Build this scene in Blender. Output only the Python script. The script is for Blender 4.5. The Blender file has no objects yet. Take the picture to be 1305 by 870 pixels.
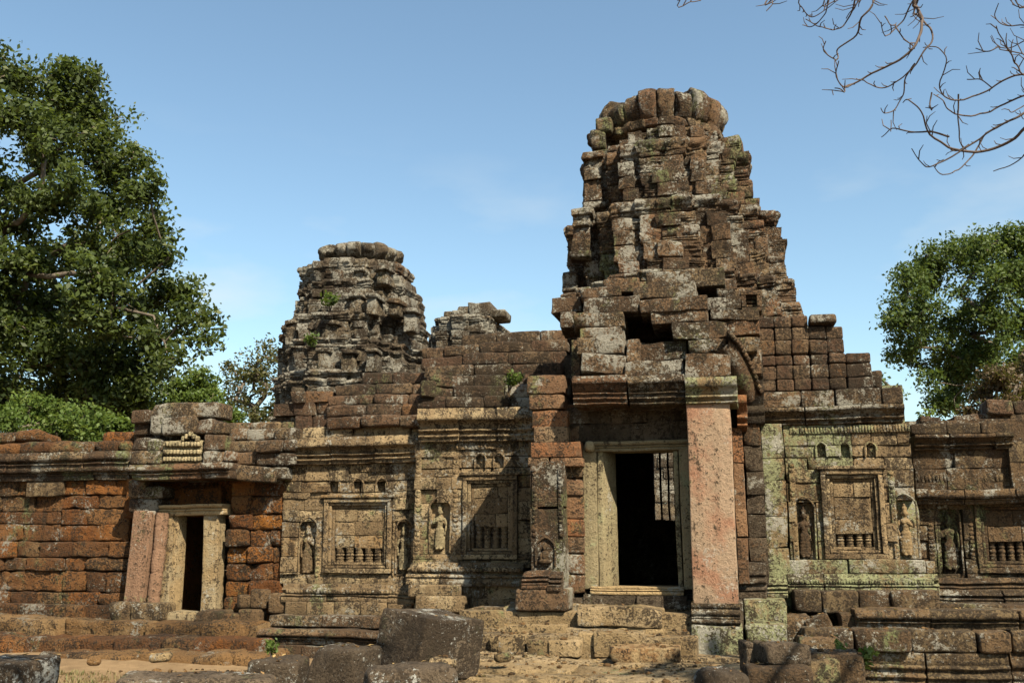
import bpy, math, random
import numpy as np
from mathutils import Vector, Matrix

random.seed(11)
rng = np.random.default_rng(11)
R = math.radians
S = bpy.context.scene
COL = S.collection

# ------------------------------------------------------------------ camera
CAMZ = 1.7
F = 1305 * 35.0 / 36.0
PITCH = math.atan((690 - 435) / F)
YAW = R(12.5)
cam_d = bpy.data.cameras.new('camera')
cam_d.lens = 35.0; cam_d.sensor_width = 36.0
cam_d.clip_start = 0.1; cam_d.clip_end = 3000
cam = bpy.data.objects.new('camera', cam_d)
cam.location = (0, 0, CAMZ)
cam.rotation_euler = (R(90) + PITCH, 0, 0)
COL.objects.link(cam); S.camera = cam

# ------------------------------------------------------------------ light
UA = np.array([math.cos(YAW), -math.sin(YAW), 0.0])      # along the facade
VA = np.array([math.sin(YAW), math.cos(YAW), 0.0])       # into the temple
sun_l = np.array([0.96, -1.0, 1.48]); sun_l /= np.linalg.norm(sun_l)
SUN = sun_l[0] * UA + sun_l[1] * VA + np.array([0, 0, sun_l[2]])
SUN_EL = math.asin(SUN[2]); SUN_AZ = math.atan2(SUN[0], SUN[1])
sd = bpy.data.lights.new('sun', 'SUN'); sd.energy = 5.0; sd.angle = R(0.5); sd.color = (1.0, 0.90, 0.70)
so = bpy.data.objects.new('sun', sd)
so.rotation_euler = Vector(SUN).to_track_quat('Z', 'Y').to_euler()
so.location = (10, -10, 30); COL.objects.link(so)

W = bpy.data.worlds.new('World'); S.world = W; W.use_nodes = True
wt = W.node_tree; wt.nodes.clear()
wo = wt.nodes.new('ShaderNodeOutputWorld'); bg = wt.nodes.new('ShaderNodeBackground')
sky = wt.nodes.new('ShaderNodeTexSky'); sky.sky_type = 'NISHITA'; sky.sun_disc = False
sky.sun_elevation = SUN_EL; sky.sun_rotation = SUN_AZ
sky.air_density = 1.0; sky.dust_density = 1.0; sky.ozone_density = 0.2
bg.inputs['Strength'].default_value = 0.072
# faint wisps of cloud low in the sky
tc = wt.nodes.new('ShaderNodeTexCoord'); mp = wt.nodes.new('ShaderNodeMapping')
mp.inputs['Scale'].default_value = (1.0, 1.0, 2.6); mp.inputs['Location'].default_value = (3.1, 0.4, 0.7)
nz = wt.nodes.new('ShaderNodeTexNoise'); nz.inputs['Scale'].default_value = 5.5; nz.inputs['Detail'].default_value = 7
rp = wt.nodes.new('ShaderNodeValToRGB'); rp.color_ramp.elements[0].position = 0.54; rp.color_ramp.elements[1].position = 0.80
sx = wt.nodes.new('ShaderNodeSeparateXYZ')
r2 = wt.nodes.new('ShaderNodeMapRange'); r2.inputs[1].default_value = 0.26; r2.inputs[2].default_value = 0.40
r2.inputs[3].default_value = 1.0; r2.inputs[4].default_value = 0.0
mm = wt.nodes.new('ShaderNodeMath'); mm.operation = 'MULTIPLY'
m2 = wt.nodes.new('ShaderNodeMath'); m2.operation = 'MULTIPLY'; m2.inputs[1].default_value = 0.5
mx = wt.nodes.new('ShaderNodeMix'); mx.data_type = 'RGBA'
mx.inputs[7].default_value = (4.5, 4.3, 4.5, 1)
L = wt.links.new
L(tc.outputs['Generated'], mp.inputs['Vector']); L(mp.outputs[0], nz.inputs['Vector']); L(nz.outputs[0], rp.inputs[0])
L(tc.outputs['Generated'], sx.inputs[0]); L(sx.outputs[2], r2.inputs[0])
L(rp.outputs[0], mm.inputs[0]); L(r2.outputs[0], mm.inputs[1]); L(mm.outputs[0], m2.inputs[0])
L(m2.outputs[0], mx.inputs[0]); L(sky.outputs[0], mx.inputs[6])
tn = wt.nodes.new('ShaderNodeMix'); tn.data_type = 'RGBA'; tn.blend_type = 'MULTIPLY'; tn.inputs[0].default_value = 1.0; tn.inputs[7].default_value = (0.95, 1.05, 0.985, 1)
L(mx.outputs[2], tn.inputs[6]); L(tn.outputs[2], bg.inputs['Color']); L(bg.outputs[0], wo.inputs['Surface'])

S.view_settings.view_transform = 'Standard'; S.view_settings.look = 'None'
S.view_settings.exposure = 1.50; S.view_settings.gamma = 1.0; S.view_settings.use_curve_mapping = False
S.render.engine = 'CYCLES'
S.cycles.max_bounces = 6; S.cycles.diffuse_bounces = 1; S.cycles.use_denoising = True

# ------------------------------------------------------------------ photo -> place
CP, SP = math.cos(PITCH), math.sin(PITCH)
CAM = np.array([0, 0, CAMZ])
def ray(px, py):
    x = (px - 652.5) / F; y = -(py - 435) / F
    d = np.array([x, CP - y * SP, SP + y * CP]); return d / np.linalg.norm(d)
def P(px, py, Y):
    """point seen at a photo position, Y metres in front of the camera"""
    d = ray(px, py); return CAM + d * (Y / d[1])
ORG = P(815, 748, 14.5); ORG[2] = 0.0
SH = 0.0                     # depth offset of the group of parts being built
def loc(px, py, v):
    """(u, z) of the photo position on the facade plane v (v=0 is the main door)"""
    d = ray(px, py); v = v + SH
    t = (v - (CAM - ORG) @ VA) / (d @ VA)
    p = CAM + d * t
    return (p - ORG) @ UA, p[2]
def U(px, v, py=640): return loc(px, py, v)[0]
def Z(py, v, px=650): return loc(px, py, v)[1]
def rect(px0, py0, px1, py1, v):
    my, mx_ = (py0 + py1) / 2, (px0 + px1) / 2
    return U(px0, v, my), U(px1, v, my), Z(py1, v, mx_), Z(py0, v, mx_)
def tow(u, v, z):
    return ORG + UA * u + VA * v + np.array([0, 0, z])

# ------------------------------------------------------------------ noise
def _h(ix, iy, iz, s):
    n = (ix.astype(np.uint32) * np.uint32(374761393) + iy.astype(np.uint32) * np.uint32(668265263)
         + iz.astype(np.uint32) * np.uint32(2246822519) + np.uint32(s * 3266489917 & 0xffffffff))
    n = (n ^ (n >> np.uint32(13))) * np.uint32(1274126177)
    n = n ^ (n >> np.uint32(16))
    return (n & np.uint32(0xffff)).astype(np.float32) / 32767.5 - 1.0
def vnoise(p, s=0):
    p = np.asarray(p, dtype=np.float32); f = np.floor(p); t = p - f; i = f.astype(np.int64)
    t = t * t * (3 - 2 * t); x, y, z = i[:, 0], i[:, 1], i[:, 2]; out = 0
    for dx in (0, 1):
        wx = t[:, 0] if dx else 1 - t[:, 0]
        for dy in (0, 1):
            wy = t[:, 1] if dy else 1 - t[:, 1]
            for dz in (0, 1):
                wz = t[:, 2] if dz else 1 - t[:, 2]
                out = out + wx * wy * wz * _h(x + dx, y + dy, z + dz, s)
    return out
def vnoise3(p, s=0):
    return np.stack([vnoise(p, s * 3 + k + 1) for k in range(3)], 1)

# ------------------------------------------------------------------ meshes
_TPL = {}
def template(nx, ny, nz):
    key = (nx, ny, nz)
    if key in _TPL: return _TPL[key]
    idx = {}; pts = []; faces = []
    def vid(i, j, k):
        if (i, j, k) not in idx:
            idx[(i, j, k)] = len(pts); pts.append((i, j, k))
        return idx[(i, j, k)]
    a, b, c = nx - 1, ny - 1, nz - 1
    for i in range(a):
        for j in range(b):
            faces.append((vid(i, j, 0), vid(i, j + 1, 0), vid(i + 1, j + 1, 0), vid(i + 1, j, 0)))
            faces.append((vid(i, j, c), vid(i + 1, j, c), vid(i + 1, j + 1, c), vid(i, j + 1, c)))
    for i in range(a):
        for k in range(c):
            faces.append((vid(i, 0, k), vid(i + 1, 0, k), vid(i + 1, 0, k + 1), vid(i, 0, k + 1)))
            faces.append((vid(i, b, k), vid(i, b, k + 1), vid(i + 1, b, k + 1), vid(i + 1, b, k)))
    for j in range(b):
        for k in range(c):
            faces.append((vid(0, j, k), vid(0, j, k + 1), vid(0, j + 1, k + 1), vid(0, j + 1, k)))
            faces.append((vid(a, j, k), vid(a, j + 1, k), vid(a, j + 1, k + 1), vid(a, j, k + 1)))
    _TPL[key] = (np.array(pts), np.array(faces)); return _TPL[key]

def gridc(h, r, seg, lo=2, hi=12):
    n = int(min(hi, max(lo, round(2 * (h - r) / seg))))
    return np.concatenate([[-h, -h + r * 0.45], np.linspace(-h + r, h - r, n), [h - r * 0.45, h]])

class MB:
    """collects stones (and other quads) that end up as ONE mesh object"""
    def __init__(s, seg=0.075, amp=0.016, hi=0.007, low=0.02):
        s.v = []; s.f = []; s.c = []; s.a = []; s.o = []; s.n = 0
        s.seg, s.amp, s.hi, s.low, s.carve = seg, amp, hi, low, 0.0
    def add(s, v, f, tint=None, amp=None):
        v = np.asarray(v, float); f = np.asarray(f)
        if tint is None: tint = rng.random(3)
        s.v.append(v); s.f.append(f + s.n); s.n += len(v)
        s.c.append(np.tile(tint, (len(v), 1))); s.a.append(np.full(len(v), s.amp if amp is None else amp))
        s.o.append(np.tile(rng.random(3) * 50, (len(v), 1)))
    def block(s, c, size, r=0.022, prof=None, ang=0.0, tilt=(0, 0), tint=None, amp=None, seg=None, M=None, chip=0.35):
        w, d, h = size; seg = seg or s.seg
        r = min(r, 0.49 * min(w, d, h))
        gx = gridc(w / 2, r, seg); gy = gridc(d / 2, r, seg * 2.2, 2, 5); gz = gridc(h / 2, r, seg)
        if prof is not None:
            ts = np.array([p[0] for p in prof]); offs = np.array([p[1] for p in prof])
            gz = (ts - 0.5) * h
        ijk, faces = template(len(gx), len(gy), len(gz))
        p = np.stack([gx[ijk[:, 0]], gy[ijk[:, 1]], gz[ijk[:, 2]]], 1)
        hh = np.array([w, d, h]) / 2
        rr = np.array([r, r, r if prof is None else min(r, 0.006)])
        inner = np.clip(p, -(hh - rr), hh - rr); dd = (p - inner) / rr
        ln = np.linalg.norm(dd, axis=1, keepdims=True)
        p = inner + np.where(ln > 1, dd / np.maximum(ln, 1e-9), dd) * rr
        if prof is not None:
            o = np.interp(p[:, 2] / h + 0.5, ts, offs)
            wgt = np.clip((0.5 - p[:, 1] / d), 0, 1)
            p[:, 1] -= o * wgt
        if chip and rng.random() < chip:
            cn = hh * np.array([rng.choice([-1, 1]), -1, rng.choice([-1, 1])])
            q = np.linalg.norm((p - cn) / np.array([1.4, 1, 1]), axis=1)
            rad = min(w, h) * rng.uniform(0.3, 0.7)
            k = np.clip(1 - q / rad, 0, 1) ** 1.0 * rng.uniform(0.3, 0.6) * min(rad, 0.14)
            p[:, 1] += k; p -= 0.35 * k[:, None] * np.sign(cn)[None, :] * np.array([1, 0, 1])
        if M is None:
            M = Matrix.Rotation(ang, 3, 'Z') @ Matrix.Rotation(tilt[0], 3, 'X') @ Matrix.Rotation(tilt[1], 3, 'Y')
        p = p @ np.array(M).T + np.asarray(c)
        s.add(p, faces, tint, amp)
    def box(s, u0, u1, v0, v1, z0, z1, **k):
        k.setdefault('chip', 0)
        s.block(((u0 + u1) / 2, (v0 + v1) / 2, (z0 + z1) / 2), (u1 - u0, v1 - v0, z1 - z0), **k)
    def rb(s, px0, py0, px1, py1, v, depth=0.4, **k):
        """one stone whose front face fills a photo rectangle on plane v"""
        u0, u1, z0, z1 = rect(px0, py0, px1, py1, v)
        s.block(((u0 + u1) / 2, v + depth / 2, (z0 + z1) / 2), (u1 - u0, depth, z1 - z0), **k)
    def wall(s, u0, u1, z0, z1, v, ch=0.25, bw=(0.32, 0.7), depth=0.34, holes=(), jit=0.014, top=None, back=None,
             r=0.009, skip=0.0, prof=None, amp=None, tint=None, gap=0.004, tilt=0.008, side=None):
        edges = sorted({z0, z1} | {e for h in holes for e in (h[2], h[3]) if z0 < e < z1})
        rows = []
        for a, b in zip(edges[:-1], edges[1:]):
            n = max(1, round((b - a) / ch)); q = np.linspace(a, b, n + 1)
            if n > 1: q[1:-1] += rng.uniform(-.16, .16, n - 1) * (b - a) / n
            rows += list(zip(q[:-1], q[1:]))
        for a, b in rows:
            m = (a + b) / 2; iv = [(u0, u1)]
            for h in holes:
                if h[2] - 1e-6 <= m <= h[3] + 1e-6:
                    nv = []
                    for x, y in iv:
                        if h[1] <= x or h[0] >= y: nv.append((x, y)); continue
                        if h[0] > x: nv.append((x, h[0]))
                        if h[1] < y: nv.append((h[1], y))
                    iv = nv
            for x, y in iv:
                q = [x]
                while q[-1] < y - 1e-6:
                    w = rng.uniform(*bw)
                    q.append(y if q[-1] + w > y - bw[0] * 0.55 else q[-1] + w)
                for c, d in zip(q[:-1], q[1:]):
                    if top is not None and m > top((c + d) / 2): continue
                    if rng.random() < skip: continue
                    vo = v + rng.normal(0, jit) + (back(m) if back else 0)
                    s.block(((c + d) / 2, vo + depth / 2, m), (d - c - gap, depth, b - a - gap), r=r, prof=prof,
                            tilt=(rng.normal(0, tilt), rng.normal(0, tilt * 0.6)), ang=rng.normal(0, tilt), amp=amp, tint=tint)
    def rwall(s, px0, py0, px1, py1, v, holes=(), top=None, **k):
        u0, u1, z0, z1 = rect(px0, py0, px1, py1, v)
        if top is not None:
            q = [loc(a, b, v) for a, b in top]; tu = [a for a, _ in q]; tz = [b for _, b in q]
            z1 = max(max(tz), z0 + .1)
            k['top'] = lambda u: np.interp(u, tu, tz)
        s.wall(u0, u1, z0, z1, v, holes=[rect(*h, v) for h in holes], **k)
    def band(s, px0, px1, py0, py1, v, prof, bw=(0.5, 1.0), depth=0.4, **k):
        """one moulded course: cornice or base"""
        u0, u1, z0, z1 = rect(px0, py0, px1, py1, v)
        k.setdefault('jit', 0.008); k.setdefault('tilt', 0.004)
        s.wall(u0, u1, z0, z1, v, ch=9, bw=bw, depth=depth, prof=prof, **k)
    def ring(s, poly, z0, z1, depth=0.38, bw=(0.25, 0.5), jit=0.02, r=0.025, skip=0.0, prof=None, out=0.0, tilt=0.015, amp=None, align=None, profs=None, gk=.55):
        n = len(poly)
        for i in range(n):
            a = np.array(poly[i]); b = np.array(poly[(i + 1) % n]); e = b - a; ln = np.linalg.norm(e)
            if ln < 0.03: continue
            e /= ln; ang = math.atan2(e[1], e[0]); inn = np.array([-e[1], e[0]])
            q = [-out]
            end = ln + out
            if align is not None:
                nn = max(1, round(ln / (sum(bw) / 2))); js = np.random.default_rng(align * 100 + i)
                q = np.linspace(-out, end, nn + 1); q[1:-1] += js.uniform(-.18, .18, nn - 1) * ln / nn + rng.normal(0, .012, nn - 1); q = list(q)
                if nn > 2 and rng.random() < .35: q.pop(int(rng.integers(1, nn)))
            while q[-1] < end - 1e-6:
                w = rng.uniform(*bw)
                q.append(end if q[-1] + w > end - bw[0] * 0.6 else q[-1] + w)
            for c, d in zip(q[:-1], q[1:]):
                if rng.random() < skip: continue
                m = a + e * (c + d) / 2 + inn * (depth / 2 - out + rng.normal(0, jit))
                s.block((m[0], m[1], (z0 + z1) / 2 + rng.normal(0, .004)), (d - c - .004, depth, z1 - z0 - .003), r=r, prof=prof if (prof is not None or not profs or rng.random() > .62) else [(t_, o_ * gk) for t_, o_ in profs[int(rng.integers(len(profs)))]],
                        ang=ang + rng.normal(0, tilt), tilt=(rng.normal(0, tilt), rng.normal(0, tilt * .7)), amp=amp)
    def lathe(s, c, prof, n=16, sx_=1.0, sy_=1.0, amp=0.004, tint=None):
        a = np.linspace(0, 2 * math.pi, n, endpoint=False)
        v = np.concatenate([np.stack([r_ * np.cos(a) * sx_, r_ * np.sin(a) * sy_, np.full(n, z)], 1) for r_, z in prof])
        f = []
        for i in range(len(prof) - 1):
            for j in range(n):
                k = (j + 1) % n
                f.append((i * n + j, i * n + k, (i + 1) * n + k, (i + 1) * n + j))
        s.add(v + np.asarray(c), f, tint, amp)
    def tube(s, pts, rad, n=6, tint=None, amp=0.0):
        pts = np.asarray(pts, float); m = len(pts)
        if m < 2: return
        rad = np.broadcast_to(np.asarray(rad, float), (m,))
        t = np.gradient(pts, axis=0); t /= np.maximum(np.linalg.norm(t, axis=1, keepdims=True), 1e-9)
        ref = np.array([0.31, 0.17, 0.93]); x = np.cross(t, ref); x /= np.maximum(np.linalg.norm(x, axis=1, keepdims=True), 1e-9)
        y = np.cross(t, x); a = np.linspace(0, 2 * math.pi, n, endpoint=False)
        v = (pts[:, None, :] + rad[:, None, None] * (np.cos(a)[None, :, None] * x[:, None, :] + np.sin(a)[None, :, None] * y[:, None, :])).reshape(-1, 3)
        i, j = np.meshgrid(np.arange(m - 1), np.arange(n), indexing='ij'); k = (j + 1) % n
        f = np.stack([i * n + j, i * n + k, (i + 1) * n + k, (i + 1) * n + j], -1).reshape(-1, 4)
        s.add(v, f, tint, amp)
    def build(s, name, mat, parent=None, base=(0, 0, 0), warp=True, label=None, smooth=True):
        v = np.concatenate(s.v); f = np.concatenate(s.f); c = np.concatenate(s.c)
        if warp:
            a = np.concatenate(s.a)[:, None]; o = np.concatenate(s.o); k = a / max(s.amp, 1e-6)
            d = a * vnoise3(v * 3.1 + o, 1) + k * s.hi * vnoise3(v * 9.5 + o, 2) + np.minimum(k, 1) * s.low * vnoise3(v * 0.8, 3)
            if s.carve:
                q = vnoise(v * np.array([13, 13, 17]) + o, 11); q2 = vnoise(v * 27 + o, 12)
                d = d + k * s.carve * (np.sign(q) * np.abs(q) ** .6 * 1.0 + .5 * q2)[:, None] * (v - 0 * v) * 0 + k * s.carve * np.stack([q2 * .5, np.sign(q) * np.abs(q) ** .6 + .5 * q2, q * .4], 1)
            v = v + d
        return mesh_obj(name, v - np.asarray(base), f, mat, parent, c, label, smooth)

def mesh_obj(name, v, f, mat, parent=None, tint=None, label=None, smooth=True):
    me = bpy.data.meshes.new(name); n, m = len(v), len(f)
    me.vertices.add(n); me.vertices.foreach_set('co', np.asarray(v, np.float32).ravel())
    me.loops.add(4 * m); me.loops.foreach_set('vertex_index', np.asarray(f, np.int32).ravel())
    me.polygons.add(m); me.polygons.foreach_set('loop_start', np.arange(m, dtype=np.int32) * 4)
    if smooth: me.polygons.foreach_set('use_smooth', np.ones(m, bool))
    me.update(calc_edges=True)
    if tint is not None:
        at = me.color_attributes.new('tint', 'FLOAT_COLOR', 'POINT')
        at.data.foreach_set('color', np.concatenate([tint, np.ones((n, 1))], 1).astype(np.float32).ravel())
    me.materials.append(mat)
    o = bpy.data.objects.new(name, me); COL.objects.link(o)
    if parent is not None: o.parent = parent
    if label: o['label'] = label
    return o

def tag(o, label, cat, group=None, kind=None):
    if label: o['label'] = label
    if cat: o['category'] = cat
    if group: o['group'] = group
    if kind: o['kind'] = kind
    return o
class Thing:
    """an Empty at the base of a masonry thing, in the facade's frame"""
    def __init__(s, name, label, cat, base=(0, 0, 0), group=None):
        s.o = bpy.data.objects.new(name, None); COL.objects.link(s.o); s.base = np.array(base, float)
        s.o.empty_display_size = 0.3
        s.o.location = tow(*base); s.o.rotation_euler = (0, 0, -YAW); tag(s.o, label, cat, group)
    def part(s, mb, name, mat, label=None, parent=None, **k):
        return mb.build(name, mat, parent or s.o, base=s.base - np.array([0, SH, 0]), label=label, **k)

# ------------------------------------------------------------------ materials
class NT:
    def __init__(s, name):
        s.m = bpy.data.materials.new(name); s.m.use_nodes = True; s.t = s.m.node_tree; s.t.nodes.clear()
        s.out = s.n('ShaderNodeOutputMaterial')
    def n(s, t, **k):
        q = s.t.nodes.new(t)
        for a, b in k.items(): setattr(q, a, b)
        return q
    def l(s, a, b): s.t.links.new(a, b)
    def val(s, sock, v):
        if hasattr(v, 'is_linked'): s.l(v, sock)
        else: sock.default_value = v
    def math(s, op, a, b=0.0, clamp=False):
        q = s.n('ShaderNodeMath', operation=op, use_clamp=clamp); s.val(q.inputs[0], a); s.val(q.inputs[1], b); return q.outputs[0]
    def mix(s, f, a, b, mode='MIX'):
        q = s.n('ShaderNodeMix', data_type='RGBA', blend_type=mode); s.val(q.inputs[0], f)
        for i, x in ((6, a), (7, b)):
            s.val(q.inputs[i], (*x, 1) if isinstance(x, tuple) and len(x) == 3 else x)
        return q.outputs[2]
    def noise(s, vec, scale, detail=5, rough=0.6, dist=0.0):
        q = s.n('ShaderNodeTexNoise'); s.l(vec, q.inputs['Vector']); q.inputs['Scale'].default_value = scale
        q.inputs['Detail'].default_value = detail; q.inputs['Roughness'].default_value = rough; q.inputs['Distortion'].default_value = dist
        return q.outputs[0]
    def ramp(s, x, a, b, lo=0.0, hi=1.0):
        q = s.n('ShaderNodeMapRange', interpolation_type='SMOOTHSTEP'); s.val(q.inputs[0], x)
        for i, y in enumerate((a, b, lo, hi)): q.inputs[i + 1].default_value = y
        return q.outputs[0]
    def mapping(s, vec, scale=(1, 1, 1), locn=(0, 0, 0)):
        q = s.n('ShaderNodeMapping'); s.l(vec, q.inputs[0]); q.inputs['Scale'].default_value = scale; q.inputs['Location'].default_value = locn
        return q.outputs[0]

ALB = 0.66
def stone(name, c1, c2, c3, black=0.5, white=0.4, green=0.15, gcol=(0.20, 0.23, 0.10), bump=1.0, warm=(0.25, 0.13, 0.06), warmth=0.15,
          streak=0.5, pits=0.6, wcol=(0.46, 0.43, 0.36), rough=0.95):
    """weathered stone: three body tones, run-off staining, lichen discs, moss and pitting"""
    c1, c2, c3, warm, wcol, gcol = [tuple(x * ALB for x in c) for c in (c1, c2, c3, warm, wcol, gcol)]
    t = NT(name); co = t.n('ShaderNodeTexCoord').outputs['Object']
    oi = t.n('ShaderNodeObjectInfo').outputs['Location']
    va = t.n('ShaderNodeVectorMath', operation='ADD'); t.l(co, va.inputs[0]); t.l(oi, va.inputs[1]); p = va.outputs[0]
    at = t.n('ShaderNodeAttribute', attribute_name='tint'); sp = t.n('ShaderNodeSeparateColor'); t.l(at.outputs['Color'], sp.inputs[0])
    r_, g_, b_ = sp.outputs[0], sp.outputs[1], sp.outputs[2]
    thr = lambda c, sd=.11: .5 + sd * 2.6 * (.5 - c)
    big = t.noise(p, 0.9, 6, 0.6); mid = t.noise(p, 6.5, 9, 0.76); fine = t.noise(p, 34, 6, 0.75); spk = t.noise(p, 17, 5, 0.7)
    stv = t.noise(t.mapping(p, (3.6, 3.6, 0.38)), 1.5, 7, 0.65)
    m0 = t.math('SUBTRACT', mid, 0.5)
    f1 = t.math('ADD', t.math('MULTIPLY', r_, 0.45), t.math('MULTIPLY', mid, 0.9))
    col = t.mix(t.ramp(f1, 0.42, 0.95), c1, c2)
    col = t.mix(t.ramp(t.math('ADD', t.math('MULTIPLY', b_, 0.35), t.noise(p, 2.1, 6, .65)), 0.66, 0.86), col, c3)
    col = t.mix(t.math('MULTIPLY', t.ramp(t.math('ADD', g_, t.math('MULTIPLY', m0, .5)), 1.0 - warmth, 1.06 - warmth), 0.75), col, warm)
    vb = t.n('ShaderNodeHueSaturation'); t.l(col, vb.inputs['Color']); vb.inputs['Saturation'].default_value = 1.08
    t.l(t.math('ADD', t.math('MULTIPLY', r_, 0.28), t.math('ADD', t.math('MULTIPLY', fine, 1.1), t.math('ADD', t.math('ADD', t.math('MULTIPLY', m0, 0.8), t.math('MULTIPLY', spk, 0.9)), -0.12))), vb.inputs['Value']); col = vb.outputs[0]
    # moss / green patina
    gm = t.math('ADD', t.noise(t.mapping(p, (1.3, 1.3, 0.5), (5, 3, 9)), 0.95, 6, 0.62), t.math('MULTIPLY', m0, 0.6))
    gt = thr(green, .10)
    gf = t.math('MULTIPLY', t.ramp(gm, gt - .01, gt + .09), 0.80)
    col = t.mix(gf, col, t.mix(fine, tuple(.7 * x for x in gcol), tuple(1.5 * x for x in gcol)))
    # black crust, running down the face
    bk = t.math('ADD', t.math('MULTIPLY', big, 1 - streak), t.math('MULTIPLY', stv, streak))
    bk = t.math('ADD', t.math('ADD', bk, t.math('ADD', t.math('MULTIPLY', m0, 0.9), t.math('ADD', t.math('MULTIPLY', t.math('SUBTRACT', spk, .5), .75), t.math('MULTIPLY', t.math('SUBTRACT', fine, .5), .85)))), t.math('MULTIPLY', t.math('SUBTRACT', b_, .5), .09))
    bt = thr(black, .17)
    bf = t.math('MULTIPLY', t.ramp(bk, bt - .10, bt + .09), 0.94)
    col = t.mix(bf, col, t.mix(fine, (0.008, 0.005, 0.003), (0.040, 0.027, 0.016)))
    # pale lichen: ragged crust and small discs
    wm = t.noise(t.mapping(p, (1, 1, 1), (2, 7, 4)), 1.9, 5, 0.6)
    wl = t.math('ADD', t.noise(p, 19, 8, 0.80), t.math('ADD', t.math('MULTIPLY', t.math('SUBTRACT', wm, 0.5), 1.0), t.math('MULTIPLY', m0, -.25)))
    w_t = thr(white * .50, .13)
    wf = t.ramp(wl, w_t, w_t + .065)
    vo = t.n('ShaderNodeTexVoronoi'); vo.inputs['Scale'].default_value = 10; vo.inputs['Randomness'].default_value = 1
    wp = t.n('ShaderNodeVectorMath', operation='ADD'); t.l(p, wp.inputs[0])
    nv = t.n('ShaderNodeTexNoise'); t.l(p, nv.inputs['Vector']); nv.inputs['Scale'].default_value = 18
    sc = t.n('ShaderNodeVectorMath', operation='SCALE'); t.l(nv.outputs['Color'], sc.inputs[0]); sc.inputs['Scale'].default_value = 0.06
    t.l(sc.outputs[0], wp.inputs[1]); t.l(wp.outputs[0], vo.inputs['Vector'])
    vs = t.n('ShaderNodeSeparateColor'); t.l(vo.outputs['Color'], vs.inputs[0])
    disc = t.math('MULTIPLY', t.ramp(t.math('SUBTRACT', t.math('MULTIPLY', t.math('SUBTRACT', vs.outputs[0], 1 - 0.7 * white), 0.8), vo.outputs['Distance']), -0.05, 0.03), t.ramp(wm, 0.44, 0.54))
    flk = t.math('MULTIPLY', t.ramp(t.noise(p, 42, 3, .6), .70 - .12 * white, .75 - .12 * white), t.ramp(wm, .36, .5))
    wf = t.math('MULTIPLY', t.math('MAXIMUM', t.math('MAXIMUM', wf, disc), flk), 0.88)
    col = t.mix(wf, col, t.mix(fine, tuple(0.55 * x for x in wcol), tuple(1.12 * x for x in wcol)))
    bs = t.n('ShaderNodeBsdfPrincipled'); t.l(col, bs.inputs['Base Color'])
    bs.inputs['Roughness'].default_value = rough; bs.inputs['Specular IOR Level'].default_value = 0.2
    pv = t.n('ShaderNodeTexVoronoi'); pv.inputs['Scale'].default_value = 21; t.l(wp.outputs[0], pv.inputs['Vector'])
    pit = t.math('MULTIPLY', t.ramp(pv.outputs['Distance'], 0.05, 0.33), pits)
    hgt = t.math('ADD', t.math('ADD', t.math('MULTIPLY', mid, 1.6), t.math('ADD', t.math('MULTIPLY', fine, 0.5), t.math('MULTIPLY', spk, 0.9))), t.math('ADD', t.math('MULTIPLY', pit, 0.45), t.math('MULTIPLY', wf, 0.12)))
    bp = t.n('ShaderNodeBump'); bp.inputs['Distance'].default_value = 0.05 * bump; bp.inputs['Strength'].default_value = 1.0
    t.l(hgt, bp.inputs['Height']); t.l(bp.outputs[0], bs.inputs['Normal'])
    t.l(bs.outputs[0], t.out.inputs['Surface']); return t.m

BROWN = ((0.145, 0.098, 0.060), (0.235, 0.165, 0.100), (0.30, 0.225, 0.140))
M = {}
M['tower'] = stone('tower_sandstone', (0.12, 0.074, 0.044), (0.225, 0.140, 0.082), (0.29, 0.205, 0.122), black=0.53, white=0.66, green=0.26, bump=1.2, warm=(0.22, 0.115, 0.065), warmth=0.10, streak=.35)
M['rear'] = stone('rear_tower_sandstone', (0.12, 0.092, 0.066), (0.21, 0.16, 0.11), (0.29, 0.23, 0.155), black=0.53, white=0.84, green=0.04, bump=1.4, warmth=.06)
M['wall'] = stone('wall_sandstone', (0.20, 0.138, 0.080), (0.345, 0.25, 0.148), (0.44, 0.335, 0.205), black=0.42, white=0.34, green=0.12, bump=0.8, streak=0.65, warmth=.05, warm=(0.30, 0.185, 0.09))
M['green'] = stone('mossy_sandstone', (0.17, 0.115, 0.064), (0.28, 0.20, 0.112), (0.34, 0.255, 0.15), black=0.36, white=0.56, green=0.8, gcol=(0.265, 0.29, 0.155), bump=0.8, streak=0.6, warmth=.06)
M['brown'] = stone('brown_sandstone', (0.115, 0.073, 0.042), (0.185, 0.12, 0.067), (0.23, 0.165, 0.095), black=0.5, white=0.34, green=0.08, bump=0.9, streak=0.6, warmth=.06)
M['roof'] = stone('roof_sandstone', (0.115, 0.066, 0.042), (0.18, 0.110, 0.068), (0.22, 0.150, 0.092), black=0.52, white=0.36, green=0.06, bump=1.1, streak=0.3, warmth=.08)
M['late'] = stone('laterite', (0.22, 0.090, 0.036), (0.37, 0.160, 0.058), (0.30, 0.155, 0.07), black=0.34, white=0.12, green=0.04, bump=2.2, warm=(0.40, 0.17, 0.05), warmth=0.15, streak=0.4, pits=2.2)
M['late_dark'] = stone('stained_laterite', (0.16, 0.076, 0.036), (0.26, 0.125, 0.054), (0.27, 0.165, 0.085), black=0.42, white=0.24, green=0.14, bump=2.1, warm=(0.33, 0.13, 0.045), warmth=0.14, streak=0.3, pits=2.2)
M['earth'] = stone('worn_laterite', (0.22, 0.125, 0.058), (0.30, 0.175, 0.083), (0.34, 0.22, 0.115), black=0.34, white=0.12, green=0.07, bump=1.8, warmth=0.1, streak=0.1, pits=1.2)
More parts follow.
